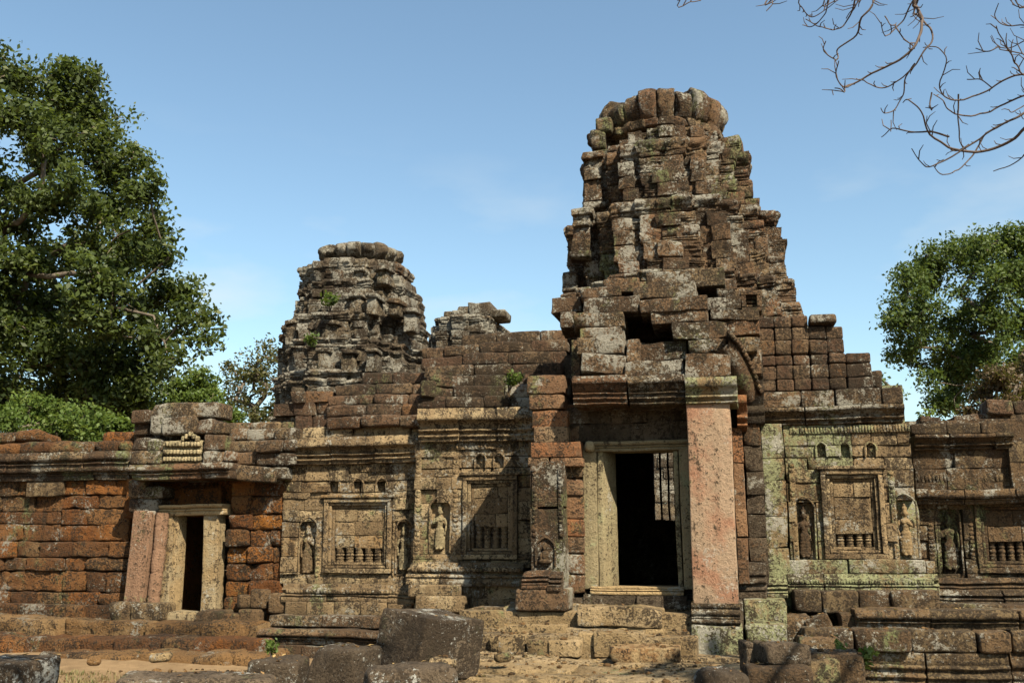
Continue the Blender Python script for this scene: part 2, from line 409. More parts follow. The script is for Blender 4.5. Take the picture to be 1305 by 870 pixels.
M['red'] = stone('red_sandstone', (0.225, 0.120, 0.080), (0.30, 0.168, 0.112), (0.31, 0.222, 0.155), black=0.05, white=0.10, green=0.02, bump=0.3, warm=(0.36, 0.15, 0.09), warmth=0.0, streak=0.9, wcol=(0.46, 0.38, 0.30), pits=.3)
M['orange'] = stone('orange_sandstone', (0.20, 0.115, 0.068), (0.285, 0.170, 0.100), (0.30, 0.21, 0.13), black=0.40, white=0.26, green=0.06, bump=0.8, warm=(0.33, 0.15, 0.075), warmth=0.2)
M['buff'] = stone('buff_sandstone', (0.27, 0.22, 0.135), (0.35, 0.285, 0.178), (0.315, 0.27, 0.165), black=0.24, white=0.10, green=0.12, gcol=(0.27, 0.27, 0.15), bump=0.4, streak=0.8, warmth=0.02)
M['ochre'] = stone('ochre_sandstone', (0.29, 0.205, 0.115), (0.38, 0.275, 0.155), (0.36, 0.285, 0.18), black=0.24, white=0.08, green=0.03, bump=0.5, streak=0.85, warm=(0.40, 0.24, 0.10), warmth=0.08)
M['pink'] = stone('pink_sandstone', (0.23, 0.138, 0.090), (0.30, 0.185, 0.125), (0.31, 0.25, 0.175), black=0.26, white=0.24, green=0.08, bump=0.6, streak=0.8)
M['step'] = stone('trodden_sandstone', (0.27, 0.190, 0.105), (0.40, 0.29, 0.165), (0.46, 0.345, 0.21), black=0.26, white=0.10, green=0.02, bump=0.9, streak=0.1, warmth=0.04)
M['block'] = stone('dark_boulder_stone', (0.095, 0.070, 0.048), (0.165, 0.122, 0.084), (0.22, 0.168, 0.118), black=0.56, white=0.40, green=0.03, bump=0.7, streak=0.2, wcol=(0.56, 0.55, 0.50), warmth=0)
M['inner'] = stone('inner_and_shade_masonry', (0.09, 0.068, 0.046), (0.14, 0.105, 0.073), (0.17, 0.13, 0.092), black=0.45, white=0.12, green=0.05, warmth=.04)  # dark passage stone; also painted shade on the corner pilaster

def simple(name, col, col2, scale=8, rough=0.9, bump=0.3, dist=0.02):
    t = NT(name); co = t.n('ShaderNodeTexCoord').outputs['Object']
    a = t.noise(co, scale, 7, 0.65); b = t.noise(co, scale * 0.13, 4)
    c = t.mix(t.ramp(t.math('ADD', t.math('MULTIPLY', a, .5), t.math('MULTIPLY', b, .5)), .35, .65), col, col2)
    bs = t.n('ShaderNodeBsdfPrincipled'); t.l(c, bs.inputs['Base Color']); bs.inputs['Roughness'].default_value = rough
    bs.inputs['Specular IOR Level'].default_value = 0.2
    bp = t.n('ShaderNodeBump'); bp.inputs['Distance'].default_value = dist; bp.inputs['Strength'].default_value = bump
    t.l(t.noise(co, scale * 3, 6, 0.7), bp.inputs['Height']); t.l(bp.outputs[0], bs.inputs['Normal'])
    t.l(bs.outputs[0], t.out.inputs['Surface']); return t.m
def leafmat(name, a, b, c, trans=0.35):
    t = NT(name); at = t.n('ShaderNodeAttribute', attribute_name='tint'); sp = t.n('ShaderNodeSeparateColor'); t.l(at.outputs['Color'], sp.inputs[0])
    col = t.mix(t.ramp(sp.outputs[0], .1, .9), a, b); col = t.mix(t.ramp(sp.outputs[1], .72, 1.0), col, c)
    bs = t.n('ShaderNodeBsdfPrincipled'); t.l(col, bs.inputs['Base Color']); bs.inputs['Roughness'].default_value = 0.58
    bs.inputs['Specular IOR Level'].default_value = 0.28
    tr = t.n('ShaderNodeBsdfTranslucent'); t.l(t.mix(0.35, col, (0.20, 0.26, 0.03)), tr.inputs[0])
    ms = t.n('ShaderNodeMixShader'); ms.inputs[0].default_value = trans
    t.l(bs.outputs[0], ms.inputs[1]); t.l(tr.outputs[0], ms.inputs[2]); t.l(ms.outputs[0], t.out.inputs['Surface']); return t.m
M['bark'] = simple('grey_bark', (0.055, 0.043, 0.032), (0.12, 0.098, 0.075), 6, bump=0.7)
M['twig'] = simple('dry_twig', (0.045, 0.033, 0.028), (0.09, 0.066, 0.055), 9)
M['ground'] = simple('sandy_ground', (0.12, 0.077, 0.040), (0.195, 0.130, 0.070), 5, bump=0.8, dist=0.05)
M['leaf_big'] = leafmat('broad_leaf', (0.0191, 0.0307, 0.0067), (0.0521, 0.0721, 0.0161), (0.0822, 0.0951, 0.023))
M['leaf_bright'] = leafmat('bright_leaf', (0.0454, 0.0756, 0.0133), (0.0756, 0.1119, 0.0206), (0.1089, 0.1331, 0.0272), 0.42)
M['leaf_olive'] = leafmat('olive_leaf', (0.0471, 0.0471, 0.0166), (0.0721, 0.0665, 0.0233), (0.0887, 0.0665, 0.0249))
M['straw'] = leafmat('dry_straw', (0.11, 0.085, 0.035), (0.18, 0.135, 0.06), (0.09, 0.11, 0.035), .3)
M['litter'] = leafmat('dead_leaf', (0.09, 0.05, 0.022), (0.20, 0.12, 0.05), (0.28, 0.19, 0.08), .15)
M['leaf_dry'] = leafmat('dry_leaf', (0.0416, 0.0249, 0.0111), (0.0665, 0.0416, 0.0166), (0.0554, 0.0499, 0.0166), 0.25)
M['leaf_right'] = leafmat('mid_leaf', (0.0276, 0.0491, 0.0108), (0.0529, 0.0809, 0.0168), (0.0827, 0.1047, 0.0252))

# moulding profiles: (height 0..1, how far proud)
def pr(*bands):
    """bands: (t0, t1, offset, kind) kind r = round roll, f = flat fillet, s = slope in, c = slope out"""
    q = []
    for a, b, o, k in bands:
        if k == 'r':
            for i in range(6):
                x = i / 5; q.append((a + (b - a) * (0.02 + .96 * x), o - 0.045 + 0.045 * math.sin(math.pi * x)))
        elif k == 'f': q += [(a + .004, o), (b - .004, o)]
        elif k == 's': q += [(a + .004, o), ((a + b) / 2, o * .6), (b - .004, o * .3)]
        elif k == 'c': q += [(a + .004, o * .3), ((a + b) / 2, o * .55), (b - .004, o)]
    q[0] = (0.0, q[0][1]); q[-1] = (1.0, q[-1][1]); return q
CORN = pr((0, .10, .02, 'f'), (.10, .22, .06, 'r'), (.22, .28, .02, 'f'), (.28, .40, .08, 'r'), (.40, .47, .04, 'f'), (.47, .62, .13, 'c'), (.62, .78, .16, 'f'), (.78, 1, .13, 'f'))
CORN2 = pr((0, .14, .03, 'r'), (.14, .22, .0, 'f'), (.22, .40, .07, 'r'), (.40, .50, .03, 'f'), (.50, .74, .12, 'c'), (.74, 1, .14, 'f'))
BASE = pr((0, .22, .20, 'f'), (.22, .34, .20, 'r'), (.34, .40, .12, 'f'), (.40, .56, .17, 'r'), (.56, .62, .08, 'f'), (.62, .76, .11, 'r'), (.76, .84, .05, 'f'), (.84, 1, .05, 's'))
BASE2 = pr((0, .3, .10, 'f'), (.3, .5, .11, 'r'), (.5, .58, .04, 'f'), (.58, .82, .09, 'r'), (.82, 1, .02, 'f'))
BEAM = pr((0, .10, .03, 'r'), (.10, .16, .0, 'f'), (.16, .28, .05, 'r'), (.28, .34, .02, 'f'), (.34, .44, .05, 'r'), (.44, .50, .03, 'f'), (.50, .70, .06, 'f'), (.70, .90, .09, 'f'), (.90, 1, .04, 'f'))
LEDGE = pr((0, .3, .02, 'f'), (.3, .45, .06, 'r'), (.45, .55, .0, 'f'), (.55, .85, .09, 'f'), (.85, 1, .05, 'f'))
PETAL = [(0, -.10), (.06, -.06), (.16, -.01), (.30, .05), (.46, .085), (.62, .09), (.76, .06), (.87, .01), (.95, -.05), (1.0, -.11)]
def lotus(mb, cu, vc, rad, zb, zt, n, dep=.45, seed=1, gone=(), scale=1.0):
    js = np.random.default_rng(seed); w = 2 * math.pi * (rad - .06) / n
    for i in range(n):
        a = 2 * math.pi * i / n + .13; top = js.normal(0, .06) - (.18 if i in gone else 0); pull = js.normal(0, .035) - (.07 if i in gone else 0)
        h = (zt - zb) * (1 + top); r_ = rad - .10 - dep / 2 + pull
        mb.block((cu + r_ * math.cos(a), vc + r_ * math.sin(a), zb + h / 2), (w * js.uniform(.80, .93), dep, h), r=.085 * scale, ang=a + math.pi / 2 + js.normal(0, .05), prof=[(t, o * scale) for t, o in PETAL], tilt=(js.normal(-.03, .03), js.normal(0, .03)), chip=.7)
#==SETTING==
# ------------------------------------------------------------------ ground
def ground():
    n = 150; s = np.linspace(-1, 1, n); g = np.sinh(s * 5.2) / math.sinh(5.2) * 900
    X, Y = np.meshgrid(g, g + 13, indexing='ij')
    Zg = 0.04 * vnoise(np.stack([X.ravel() * 1.3, Y.ravel() * 1.3, 0 * X.ravel()], 1), 5) + 0.10 * vnoise(np.stack([X.ravel() * .2, Y.ravel() * .2, 0 * X.ravel()], 1), 6) * (np.abs(X.ravel()) > 14)
    Zg = Zg - 0.10
    i, j = np.meshgrid(np.arange(n - 1), np.arange(n - 1), indexing='ij')
    f = np.stack([i * n + j, (i + 1) * n + j, (i + 1) * n + j + 1, i * n + j + 1], -1).reshape(-1, 4)
    o = mesh_obj('ground', np.stack([X.ravel(), Y.ravel(), Zg], 1), f, M['ground']); o['kind'] = 'structure'
ground()
#==BUILD==
# ------------------------------------------------------------------ carved details
def relief_figure(h, pose=0):
    """standing figure in relief, one body; front is -y, height h"""
    v = []; f = []; n = 0
    def ell(c, r_, ax=None):
        nonlocal n
        a, b = 10, 7; q = []
        for i in range(b + 1):
            th = math.pi * i / b
            for j in range(a):
                ph = 2 * math.pi * j / a
                q.append((r_[0] * math.sin(th) * math.cos(ph), r_[1] * math.sin(th) * math.sin(ph), r_[2] * math.cos(th)))
        q = np.array(q)
        if ax is not None: q = q @ np.array(Vector((0, 0, 1)).rotation_difference(Vector(ax)).to_matrix()).T
        v.append(q + np.array(c))
        for i in range(b):
            for j in range(a):
                f.append((n + i * a + j, n + (i + 1) * a + j, n + (i + 1) * a + (j + 1) % a, n + i * a + (j + 1) % a))
        n += len(q)
    def limb(a, b, r0):
        a, b = np.array(a), np.array(b); d = b - a
        ell((a + b) / 2, (r0, r0, np.linalg.norm(d) / 2 + r0 * .7), d)
    s = 1 if pose == 0 else -1
    ell((0, -.01, .815), (.052, .055, .070)); ell((0, .005, .90), (.055, .05, .055)); ell((0, .005, .965), (.032, .032, .06))
    ell((-.058, 0, .80), (.016, .02, .035)); ell((.058, 0, .80), (.016, .02, .035))
    limb((0, 0, .70), (0, 0, .77), .028)
    ell((0, 0, .655), (.105, .055, .065)); ell((0, 0, .58), (.078, .055, .10)); ell((-.042, -.045, .635), (.034, .03, .034)); ell((.042, -.045, .635), (.034, .03, .034))
    ell((0, 0, .49), (.066, .05, .08)); ell((0, 0, .42), (.098, .058, .075))
    for k in range(5):
        z = .36 - k * .07; w = .100 + .006 * k
        ell((0, 0, z), (w, .055, .075))
    ell((s * .09, .01, .22), (.035, .03, .17)); ell((-s * .085, .01, .18), (.03, .025, .13))
    limb((s * .115, 0, .67), (s * .15, 0, .52), .030); limb((s * .15, 0, .52), (s * .13, -.02, .37), .025); ell((s * .125, -.02, .34), (.024, .022, .035))
    limb((-s * .115, 0, .67), (-s * .155, 0, .54), .030); limb((-s * .155, 0, .54), (-s * .07, -.05, .60), .025); ell((-s * .06, -.055, .62), (.026, .022, .032))
    ell((-.045, -.05, .02), (.034, .06, .025)); ell((.045, -.05, .02), (.034, .06, .025)); ell((0, .02, .045), (.12, .06, .04))
    return np.concatenate(v) * h, np.array(f)
def carve_figure(th, px, py0, py1, v, mat, pose=0, label=None, parent=None):
    u, z0 = loc(px, py1, v); _, z1 = loc(px, py0, v)
    q, f = relief_figure(z1 - z0, pose)
    q = q + np.array([u, v + SH, z0]) - th.base
    o = mesh_obj('carved_figure', q, f, mat, parent or th.o, np.tile(rng.random(3) * .5 + .25, (len(q), 1)), label)
    rm = o.modifiers.new('fuse', 'REMESH'); rm.mode = 'VOXEL'; rm.voxel_size = 0.011 * (z1 - z0) / 0.75; rm.use_smooth_shade = True
    return o
def seated_figure(th, px, py0, py1, v, mat):
    u, z0 = loc(px, py1, v); _, z1 = loc(px, py0, v); h = z1 - z0
    mb = MB(amp=.003, hi=.002, low=0)
    for c, r_ in (((0, 0, .14), (.36, .22, .14)), ((0, 0, .42), (.20, .17, .26)), ((-.2, 0, .36), (.09, .11, .22)), ((.2, 0, .36), (.09, .11, .22)), ((0, 0, .78), (.13, .14, .16)), ((0, .02, .94), (.09, .09, .10))):
        mb.lathe(np.array([u, v, z0]) + np.array(c) * h, [(h * r_[0] * math.sin(t), -h * r_[2] * math.cos(t)) for t in np.linspace(0.05, math.pi - .05, 8)], 12, 1, r_[1] / r_[0], tint=(.5, .3, .3))
    return th.part(mb, 'seated_carving', mat)
def arch_niche(th, px, py0, py1, half_px, v, mat, name='arched_niche', wide=0.016):
    """raised moulding of a little arched niche"""
    mb = MB(amp=.004, hi=.002, low=.0)
    u, z0 = loc(px, py1, v); _, z1 = loc(px, py0, v); hw = abs(U(px + half_px, v) - U(px - half_px, v)) / 2
    zs = z1 - hw * 1.05
    pts = [(u - hw, v, z0), (u - hw * 1.02, v, (z0 + zs) / 2), (u - hw * 1.05, v, zs)]
    for a in np.linspace(math.pi * .95, math.pi * .05, 11): pts.append((u + hw * 1.06 * math.cos(a), v, zs + (z1 - zs) * math.sin(a) + (0.25 * hw * max(0, math.sin(a) - .9) * 10 * .5)))
    pts += [(u + hw * 1.05, v, zs), (u + hw * 1.02, v, (z0 + zs) / 2), (u + hw, v, z0)]
    mb.tube(pts, wide, 7, tint=(.4, .3, .5), amp=.004)
    return th.part(mb, name, mat)
def frame_bars(mb, u0, u1, z0, z1, v, w, depth, **k):
    k.setdefault('r', .012); k.setdefault('chip', 0.3)
    mb.block(((u0 + u1) / 2, v + depth / 2, z1 - w / 2), (u1 - u0, depth, w), **k)
    mb.block(((u0 + u1) / 2, v + depth / 2, z0 + w / 2), (u1 - u0, depth, w), **k)
    mb.block((u0 + w / 2, v + depth / 2 + .003, (z0 + z1) / 2), (w, depth, z1 - z0 - 2 * w - .004), **k)
    mb.block((u1 - w / 2, v + depth / 2 + .003, (z0 + z1) / 2), (w, depth, z1 - z0 - 2 * w - .004), **k)
BALU = [(.05, 0), (.062, .02), (.062, .08), (.048, .10), (.058, .13), (.058, .17), (.042, .19), (.056, .24), (.060, .28), (.056, .32), (.043, .35), (.050, .40),
        (.060, .46), (.064, .50), (.060, .54), (.050, .60), (.043, .65), (.056, .68), (.060, .72), (.056, .76), (.042, .81), (.058, .83), (.058, .87), (.048, .90), (.062, .92), (.062, .98), (.05, 1.0)]
def false_window(th, px0, py0, px1, py1, v, by0, by1, nb, mat, label=None):
    """stone blind window: stepped frame, closed blind above, row of balusters below"""
    u0, u1, z0, z1 = rect(px0, py0, px1, py1, v); mb = MB(seg=.06, amp=.006, hi=.004, low=.006)
    frame_bars(mb, u0, u1, z0, z1, v - .055, .075, .30)
    frame_bars(mb, u0 + .078, u1 - .078, z0 + .078, z1 - .078, v - .015, .05, .30)
    frame_bars(mb, u0 + .131, u1 - .131, z0 + .131, z1 - .131, v + .030, .045, .28)
    i0, i1, j0, j1 = u0 + .178, u1 - .178, z0 + .178, z1 - .178
    mx_ = (px0 + px1) / 2; b1 = Z(by0, v, mx_)
    b0 = j0
    mb.wall(i0, i1, b1, j1, v + .045, ch=.24, bw=(.28, .5), depth=.2, jit=.006)
    mb.box(i0 - .02, i1 + .02, v + .235, v + .40, b0 - .02, b1 + .03)
    mb.box(u0 - .05, u1 + .05, v - .085, v + .1, z1 + .002, z1 + .055, r=.015)
    o = th.part(mb, 'false_window', mat, label)
    h = b1 - b0; first = None; w = (i1 - i0) / nb
    for k in range(nb):
        c = (i0 + w * (k + .5), v + .115, b0)
        if first is None:
            mb = MB(amp=.003, hi=.002, low=0); mb.lathe(c, [(min(r_ * 1.35, w * .46) if False else r_ / .064 * w * .43, z * h) for r_, z in BALU], 14, tint=(.5, .4, .5))
            first = th.part(mb, 'baluster', mat, parent=o)
        else:
            q = first.copy(); COL.objects.link(q); q.parent = o; q.location = (w * k, 0, 0)
    return o

def carved_band(th, px0, py0, px1, py1, v, mat, n, name='carved_moulding', size=None, rows=1):
    """a strip of worn rosettes standing just proud of the wall"""
    mb = MB(amp=.006, hi=.004, low=0); k = max(n, rows)
    a0, z1 = loc(px0, py0, v); a1, _ = loc(px1, py0, v); _, z0 = loc((px0 + px1) / 2, py1, v)
    for i in range(n):
        for j in range(rows):
            if rng.random() < .12: continue
            u = a0 + (a1 - a0) * (i + .5) / n; z = z0 + (z1 - z0) * (j + .5) / rows
            wu = (a1 - a0) / n * .46; wz = (z1 - z0) / rows * .46
            mb.lathe((u + rng.normal(0, .003), v - .002, z), [(math.sin(t) * wu, -math.cos(t) * wz) for t in np.linspace(.1, math.pi - .1, 6)], 8, 1, min(1.0, .011 / wu))
    mb.box(a0, a1, v + .0015, v + .05, z0, z1, r=.004, amp=.004)
    return th.part(mb, name, mat)
# ================================================================== main gate temple
gate = Thing('gate_temple', 'tall brown sandstone gate temple with lotus topped tower and pillared main doorway', 'temple', (0, 0, 0))

# -- porch: door frame
mb = MB(seg=.08, amp=.008, hi=.004, low=.01)
mb.rb(743, 567, 761, 750, -.02, .42, r=.02)
frame_o = gate.part(mb, 'door_frame', M['buff'])
def jamb(px0, px1, py0, py1, v, depth, mat, splay=0.0, name='door_jamb', parent=None, th=gate, lean=0.0, **k):
    mb = MB(seg=.09, amp=.008, hi=.005, low=.012)
    u0, u1, z0, z1 = rect(px0, py0, px1, py1, v)
    mb.block(((u0 + u1) / 2, v + depth / 2, (z0 + z1) / 2), (u1 - u0, depth, z1 - z0), chip=k.pop('chip', 0), **k)
    if splay or lean:
        q = mb.v[-1]; t = (q[:, 1] - v) / depth; s_ = (q[:, 0] - u0) / (u1 - u0)
        q[:, 0] += splay * t * np.clip(s_, 0, 1) - lean * (q[:, 2] - z0) / (z1 - z0)
    return th.part(mb, name, mat, parent=parent)
jamb(762, 769, 574, 750, .02, .40, M['buff'], splay=.16, parent=frame_o, name='inner_jamb', r=.012)
jamb(861, 867, 574, 750, .03, .40, M['buff'], parent=frame_o, name='inner_jamb', r=.012)
jamb(868, 884, 567, 750, -.02, .42, M['buff'], parent=frame_o, name='outer_jamb', r=.02)
mb = MB(seg=.08, amp=.006, hi=.003, low=.006)
u0, u1, z0, z1 = rect(752, 561, 880, 574, -.03)
mb.wall(u0, u1, z0, z1, -.03, ch=9, bw=(9, 10), depth=.45, prof=pr((0, .3, .0, 'f'), (.3, .6, .03, 'r'), (.6, 1, .045, 'f')), jit=0)
gate.part(mb, 'door_lintel', M['buff'], parent=frame_o)
mb = MB(seg=.08, amp=.006, hi=.003, low=.006)
u0, u1, z0, z1 = rect(752, 747, 872, 758, -.06)
mb.wall(u0, u1, z0, z1, -.06, ch=9, bw=(9, 10), depth=.55, prof=pr((0, .4, .06, 'f'), (.4, .7, .04, 'r'), (.7, 1, .0, 'f')), jit=0)
gate.part(mb, 'door_sill', M['ochre'], parent=frame_o)
mb = MB(seg=.06, amp=.012); mb.rb(744, 560, 757, 574, -.12, .3, r=.06); gate.part(mb, 'corner_boss', M['buff'], parent=frame_o)

# -- porch walls
mb = MB()
mb.rwall(719, 515, 884, 561, .06, ch=.26, depth=.4)                       # shaded wall above the lintel
mb.rwall(884, 515, 935, 760, .04, ch=.27, depth=.4)
mb.rwall(743, 757, 875, 775, -.12, ch=.22, bw=(.5, .9), depth=.5)            # course under the sill
zf = Z(757, 0)
mb.box(U(692, .3), U(735, .3), .62, 6.2, -.1, Z(520, .5)); mb.box(U(600, 1.6), U(735, 1.6), 1.75, 6.2, -.1, Z(520, 1.5))
mb.box(U(895, .3), U(945, .3), .5, 6.2, -.1, Z(520, .5)); mb.box(U(940, 1.6), U(1010, 1.6), 1.75, 6.2, -.1, Z(520, 1.5))
mb.box(U(740, .3), U(940, .3), .62, 6.2, Z(535, .5), Z(450, .5)); mb.box(U(620, 1.6), U(1000, 1.6), 2.0, 6.2, Z(535, 1.6), Z(450, 1.6))
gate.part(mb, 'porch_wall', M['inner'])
mb = MB()
mb.rwall(717, 585, 744, 756, -.10, ch=.29, bw=(.5, .6), depth=.5, r=.03, amp=.012)
gate.part(mb, 'jamb_wall', M['orange'])
SH = .45
# left pilaster: carved face, stepped base, orange stones above
mb = MB(amp=.010)
mb.rwall(676, 590, 719, 728, -.85, ch=.62, bw=(.5, .9), depth=2.25)
gate_pil = gate.part(mb, 'pilaster', M['tower'])
mb = MB(amp=.008)
u0, u1, z0, z1 = rect(668, 726, 720, 750, -.92)
mb.wall(u0, u1, z0, z1, -.92, ch=9, bw=(.3, .5), depth=2.2, prof=BASE)
mb.rb(656, 749, 722, 778, -1.12, 2.3, r=.04)
gate.part(mb, 'pilaster_base', M['tower'], parent=gate_pil)
seated_figure(gate, 695, 692, 719, -.87, M['brown']); arch_niche(gate, 695, 686, 720, 12, -.86, M['brown'])
mb = MB(amp=.014)
for a in ((674, 478, 722, 501, -.62), (675, 501, 719, 519, -.64), (674, 519, 719, 541, -.62), (676, 541, 720, 562, -.66), (678, 562, 741, 581, -.68), (676, 580, 702, 591, -.68), (702, 581, 742, 592, -.68), (720, 541, 733, 561, -.4), (719, 515, 738, 540, -.35)):
    mb.rb(*a, 2.1, r=.014, tilt=(rng.normal(0, .02), rng.normal(0, .015)), ang=rng.normal(0, .03))
gate.part(mb, 'upper_pilaster', M['orange'])

for x0, x1 in ((678, 684), (711, 717)): carved_band(gate, x0, 596, x1, 684, -.86, M['tower'], 1, rows=16)
SH = .65
# -- red pillar
mb = MB(seg=.07, amp=.010, hi=.006, low=.0)
mb.rb(879, 513, 936, 770, -1.25, .50, r=.022, chip=0)
q = mb.v[-1]; z_0, z_1 = q[:, 2].min(), q[:, 2].max()
pil = gate.part(mb, 'pillar', M['red'], 'smooth red sandstone pillar')
mb = MB(seg=.07, amp=.006, hi=.004, low=0)
mb.band(873, 940, 481, 515, -1.28, pr((0, .14, .02, 'r'), (.14, .2, .0, 'f'), (.2, .36, .05, 'r'), (.36, .42, .02, 'f'), (.42, .62, .07, 'c'), (.62, 1, .09, 'f')), bw=(3, 4), depth=.62, jit=0)
gate.part(mb, 'capital', M['green'], parent=pil)
mb = MB(seg=.06, amp=.006, hi=.005, low=0)
mb.band(881, 944, 768, 796, -1.30, pr((0, .3, .06, 'r'), (.3, .38, .03, 'f'), (.38, .72, .05, 'r'), (.72, .78, .0, 'f'), (.78, 1, .01, 'f')), bw=(3, 4), depth=.66, jit=0)
gate.part(mb, 'pillar_base', M['brown'], parent=pil)
mb = MB(seg=.07, amp=.012)
u0, u1, z0, z1 = rect(881, 796, 947, 842, -1.40); mb.box(u0, u1, -1.40, -.55, z0 - .15, z1, r=.03)
gate.part(mb, 'plinth', M['green'], parent=pil)

# -- beam and ruined pediment
mb = MB(seg=.07, amp=.010, hi=.006)
mb.band(729, 800, 478, 516, -1.16, BEAM, bw=(2, 3), depth=.7, jit=0)
mb.band(801, 873, 478, 516, -1.17, BEAM, bw=(2, 3), depth=.7, jit=0)
gate.part(mb, 'lintel_beam', M['tower'])
mb = MB(seg=.07, amp=.010)
u0, u1, z0, z1 = rect(893, 480, 935, 514, -.7)
mb.box(u0, u1, -.66, .3, z0, z1, r=.04)
gate.part(mb, 'return_beam', M['red'])
ped = MB(seg=.05, amp=.022, hi=.009); ped.carve = .012
PED = [(738, 452, 795, 476, -1.0), (797, 459, 871, 479, -1.02), (872, 449, 930, 480, -1.12), (735, 429, 795, 451, -.92), (797, 430, 815, 459, -.9), (815, 436, 876, 459, -.62),
       (741, 416, 792, 430, -.78), (729, 399, 794, 418, -.72), (744, 378, 815, 399, -.55), (815, 379, 902, 397, -.62), (830, 393, 902, 413, -.60), (856, 411, 926, 433, -.74),
       (878, 432, 927, 450, -.8), (808, 361, 888, 381, -.40), (769, 353, 815, 372, -.22), (738, 366, 790, 380, -.3), (825, 343, 923, 366, -.18), (912, 367, 936, 378, -.3), (902, 378, 945, 394, -.42),
       (904, 396, 967, 409, -.45), (927, 408, 968, 428, -.4), (928, 428, 966, 448, -.42), (944, 448, 970, 478, -.2), (726, 432, 738, 478, -.7), (705, 380, 742, 400, -.1), (712, 398, 732, 418, -.3)]
for a in PED:
    ped.rb(*a, rng.uniform(.7, 1.0), r=rng.uniform(.012, .03), tilt=(rng.normal(0, .03), rng.normal(0, .02)), ang=rng.normal(0, .05), chip=.6)
ped.rwall(745, 380, 935, 400, .55, ch=.2, depth=.5)                      # rough core behind the fallen front
ped.rwall(740, 400, 960, 478, .0, holes=[(790, 396, 858, 437)], ch=.24, depth=.5)
ped.rwall(785, 390, 865, 442, 1.0, ch=.24, depth=.3)
ped.box(U(745, .6), U(960, .6), 1.0, 5, Z(470, .6), Z(400, 1.5))
gate.part(ped, 'pediment', M['tower'])
# serpent end of the pediment frame, curling down over the pillar
mb = MB(seg=.05, amp=.008, hi=.004, low=.01)
pts = [loc(a, b, -.9) for a, b in ((918, 437), (928, 447), (938, 462), (947, 480), (955, 500))]
P3 = np.array([(u, -.85 + .14 * i, z) for i, (u, z) in enumerate(pts)])
mb.tube(P3, [.15, .19, .20, .19, .15], 9, amp=.014)
for i in range(15):
    t = i / 14 * (len(P3) - 1); k = min(int(t), len(P3) - 2); q = P3[k] + (P3[k + 1] - P3[k]) * (t - k)
    mb.block(q + np.array([.15, -.02, .11]), (.15, .30, .055), r=.02, tilt=(0, .9), chip=0)
gate.part(mb, 'serpent_frame', M['tower'])
mb = MB(seg=.06, amp=.008)
mb.band(939, 953, 505, 545, -.45, CORN2, bw=(3, 4), depth=1.2)
mb.rwall(936, 545, 950, 742, -.38, ch=.5, bw=(.4, .5), depth=1.2)
gate.part(mb, 'carved_pilaster', M['orange'])
mb = MB(seg=.06, amp=.010)
mb.band(950, 974, 445, 540, .10, pr((0, .1, .0, 'f'), (.1, .25, .05, 'r'), (.25, .4, .03, 'f'), (.4, .52, .09, 'r'), (.52, .6, .05, 'f'), (.6, .78, .12, 'r'), (.78, 1, .1, 'f')), bw=(3, 4), depth=.6)
mb.rwall(951, 540, 974, 745, .15, ch=.34, bw=(.4, .5), depth=.5)
mb.band(938, 976, 715, 762, -.10, BASE, bw=(.3, .5), depth=.7)
gate.part(mb, 'corner_pilaster', M['inner'])  # sunlit face; the dark stone colour stands in for shade on this strip

SH = .9
# -- right bay
GW = (1048, 598, 1128, 712)
holes = [GW, (1014, 640, 1041, 712), (1143, 636, 1172, 712)] + [(px - 5, 567, px + 5, 582) for px in (1047, 1077, 1110)]
mb = MB(amp=.010, hi=.005)
mb.rwall(1003, 540, 1090, 732, .30, holes=holes, ch=.25, bw=(.28, .55))
mb.rwall(975, 540, 1003, 775, .16, ch=.45, bw=(.5, .6), amp=.008)
for h_ in holes[1:]: mb.rwall(*h_, .41 if h_[3] > 600 else .37, ch=.4, bw=(.5, .9), depth=.2)
mb.box(U(975, .5), U(1163, .5), .58, 4.0, -.1, Z(505, .5))
gate_r = gate.part(mb, 'bay_wall', M['green'])
mb = MB(amp=.010, hi=.005); mb.rwall(1090, 540, 1166, 732, .30, holes=holes, ch=.25, bw=(.28, .55)); gate.part(mb, 'bay_wall', M['wall'])
mb = MB(amp=.010, hi=.006)
mb.band(968, 1152, 519, 541, .28, CORN2, bw=(.4, .8))
mb.rwall(968, 497, 1150, 519, .20, ch=.3, bw=(.35, .7), r=.03)
gate.part(mb, 'cornice', M['tower'])
mb = MB(amp=.008)
mb.band(1003, 1196, 730, 755, .16, BASE2, bw=(.5, .9)); mb.band(976, 1003, 735, 760, .05, BASE, bw=(.4, .6))
mb.rb(1082, 712, 1180, 730, .22, .4); mb.rb(1003, 712, 1080, 730, .24, .4); mb.rb(1180, 714, 1192, 730, .3, .3)
gate.part(mb, 'base_moulding', M['green'])
false_window(gate, *GW, .30, 680, 706, 4, M['wall'])
carve_figure(gate, 1027, 645, 710, .36, M['brown'], 0); carve_figure(gate, 1157, 641, 708, .36, M['ochre'], 1)
arch_niche(gate, 1027, 634, 712, 14, .29, M['green']); arch_niche(gate, 1157, 630, 711, 15, .29, M['green'])
for px in (1047, 1077, 1110): arch_niche(gate, px, 564, 582, 7, .29, M['green'], wide=.015)
for x0, x1, y0, y1 in ((1005, 1012, 590, 728), (1131, 1139, 600, 728)): carved_band(gate, x0, y0, x1, y1, .29 if x0 > 1000 else .15, M['green'], 1 if x0 > 1000 else 2, rows=22)
carved_band(gate, 1006, 543, 1160, 551, .285, M['green'], 40); carved_band(gate, 1004, 738, 1190, 744, .05, M['green'], 52)
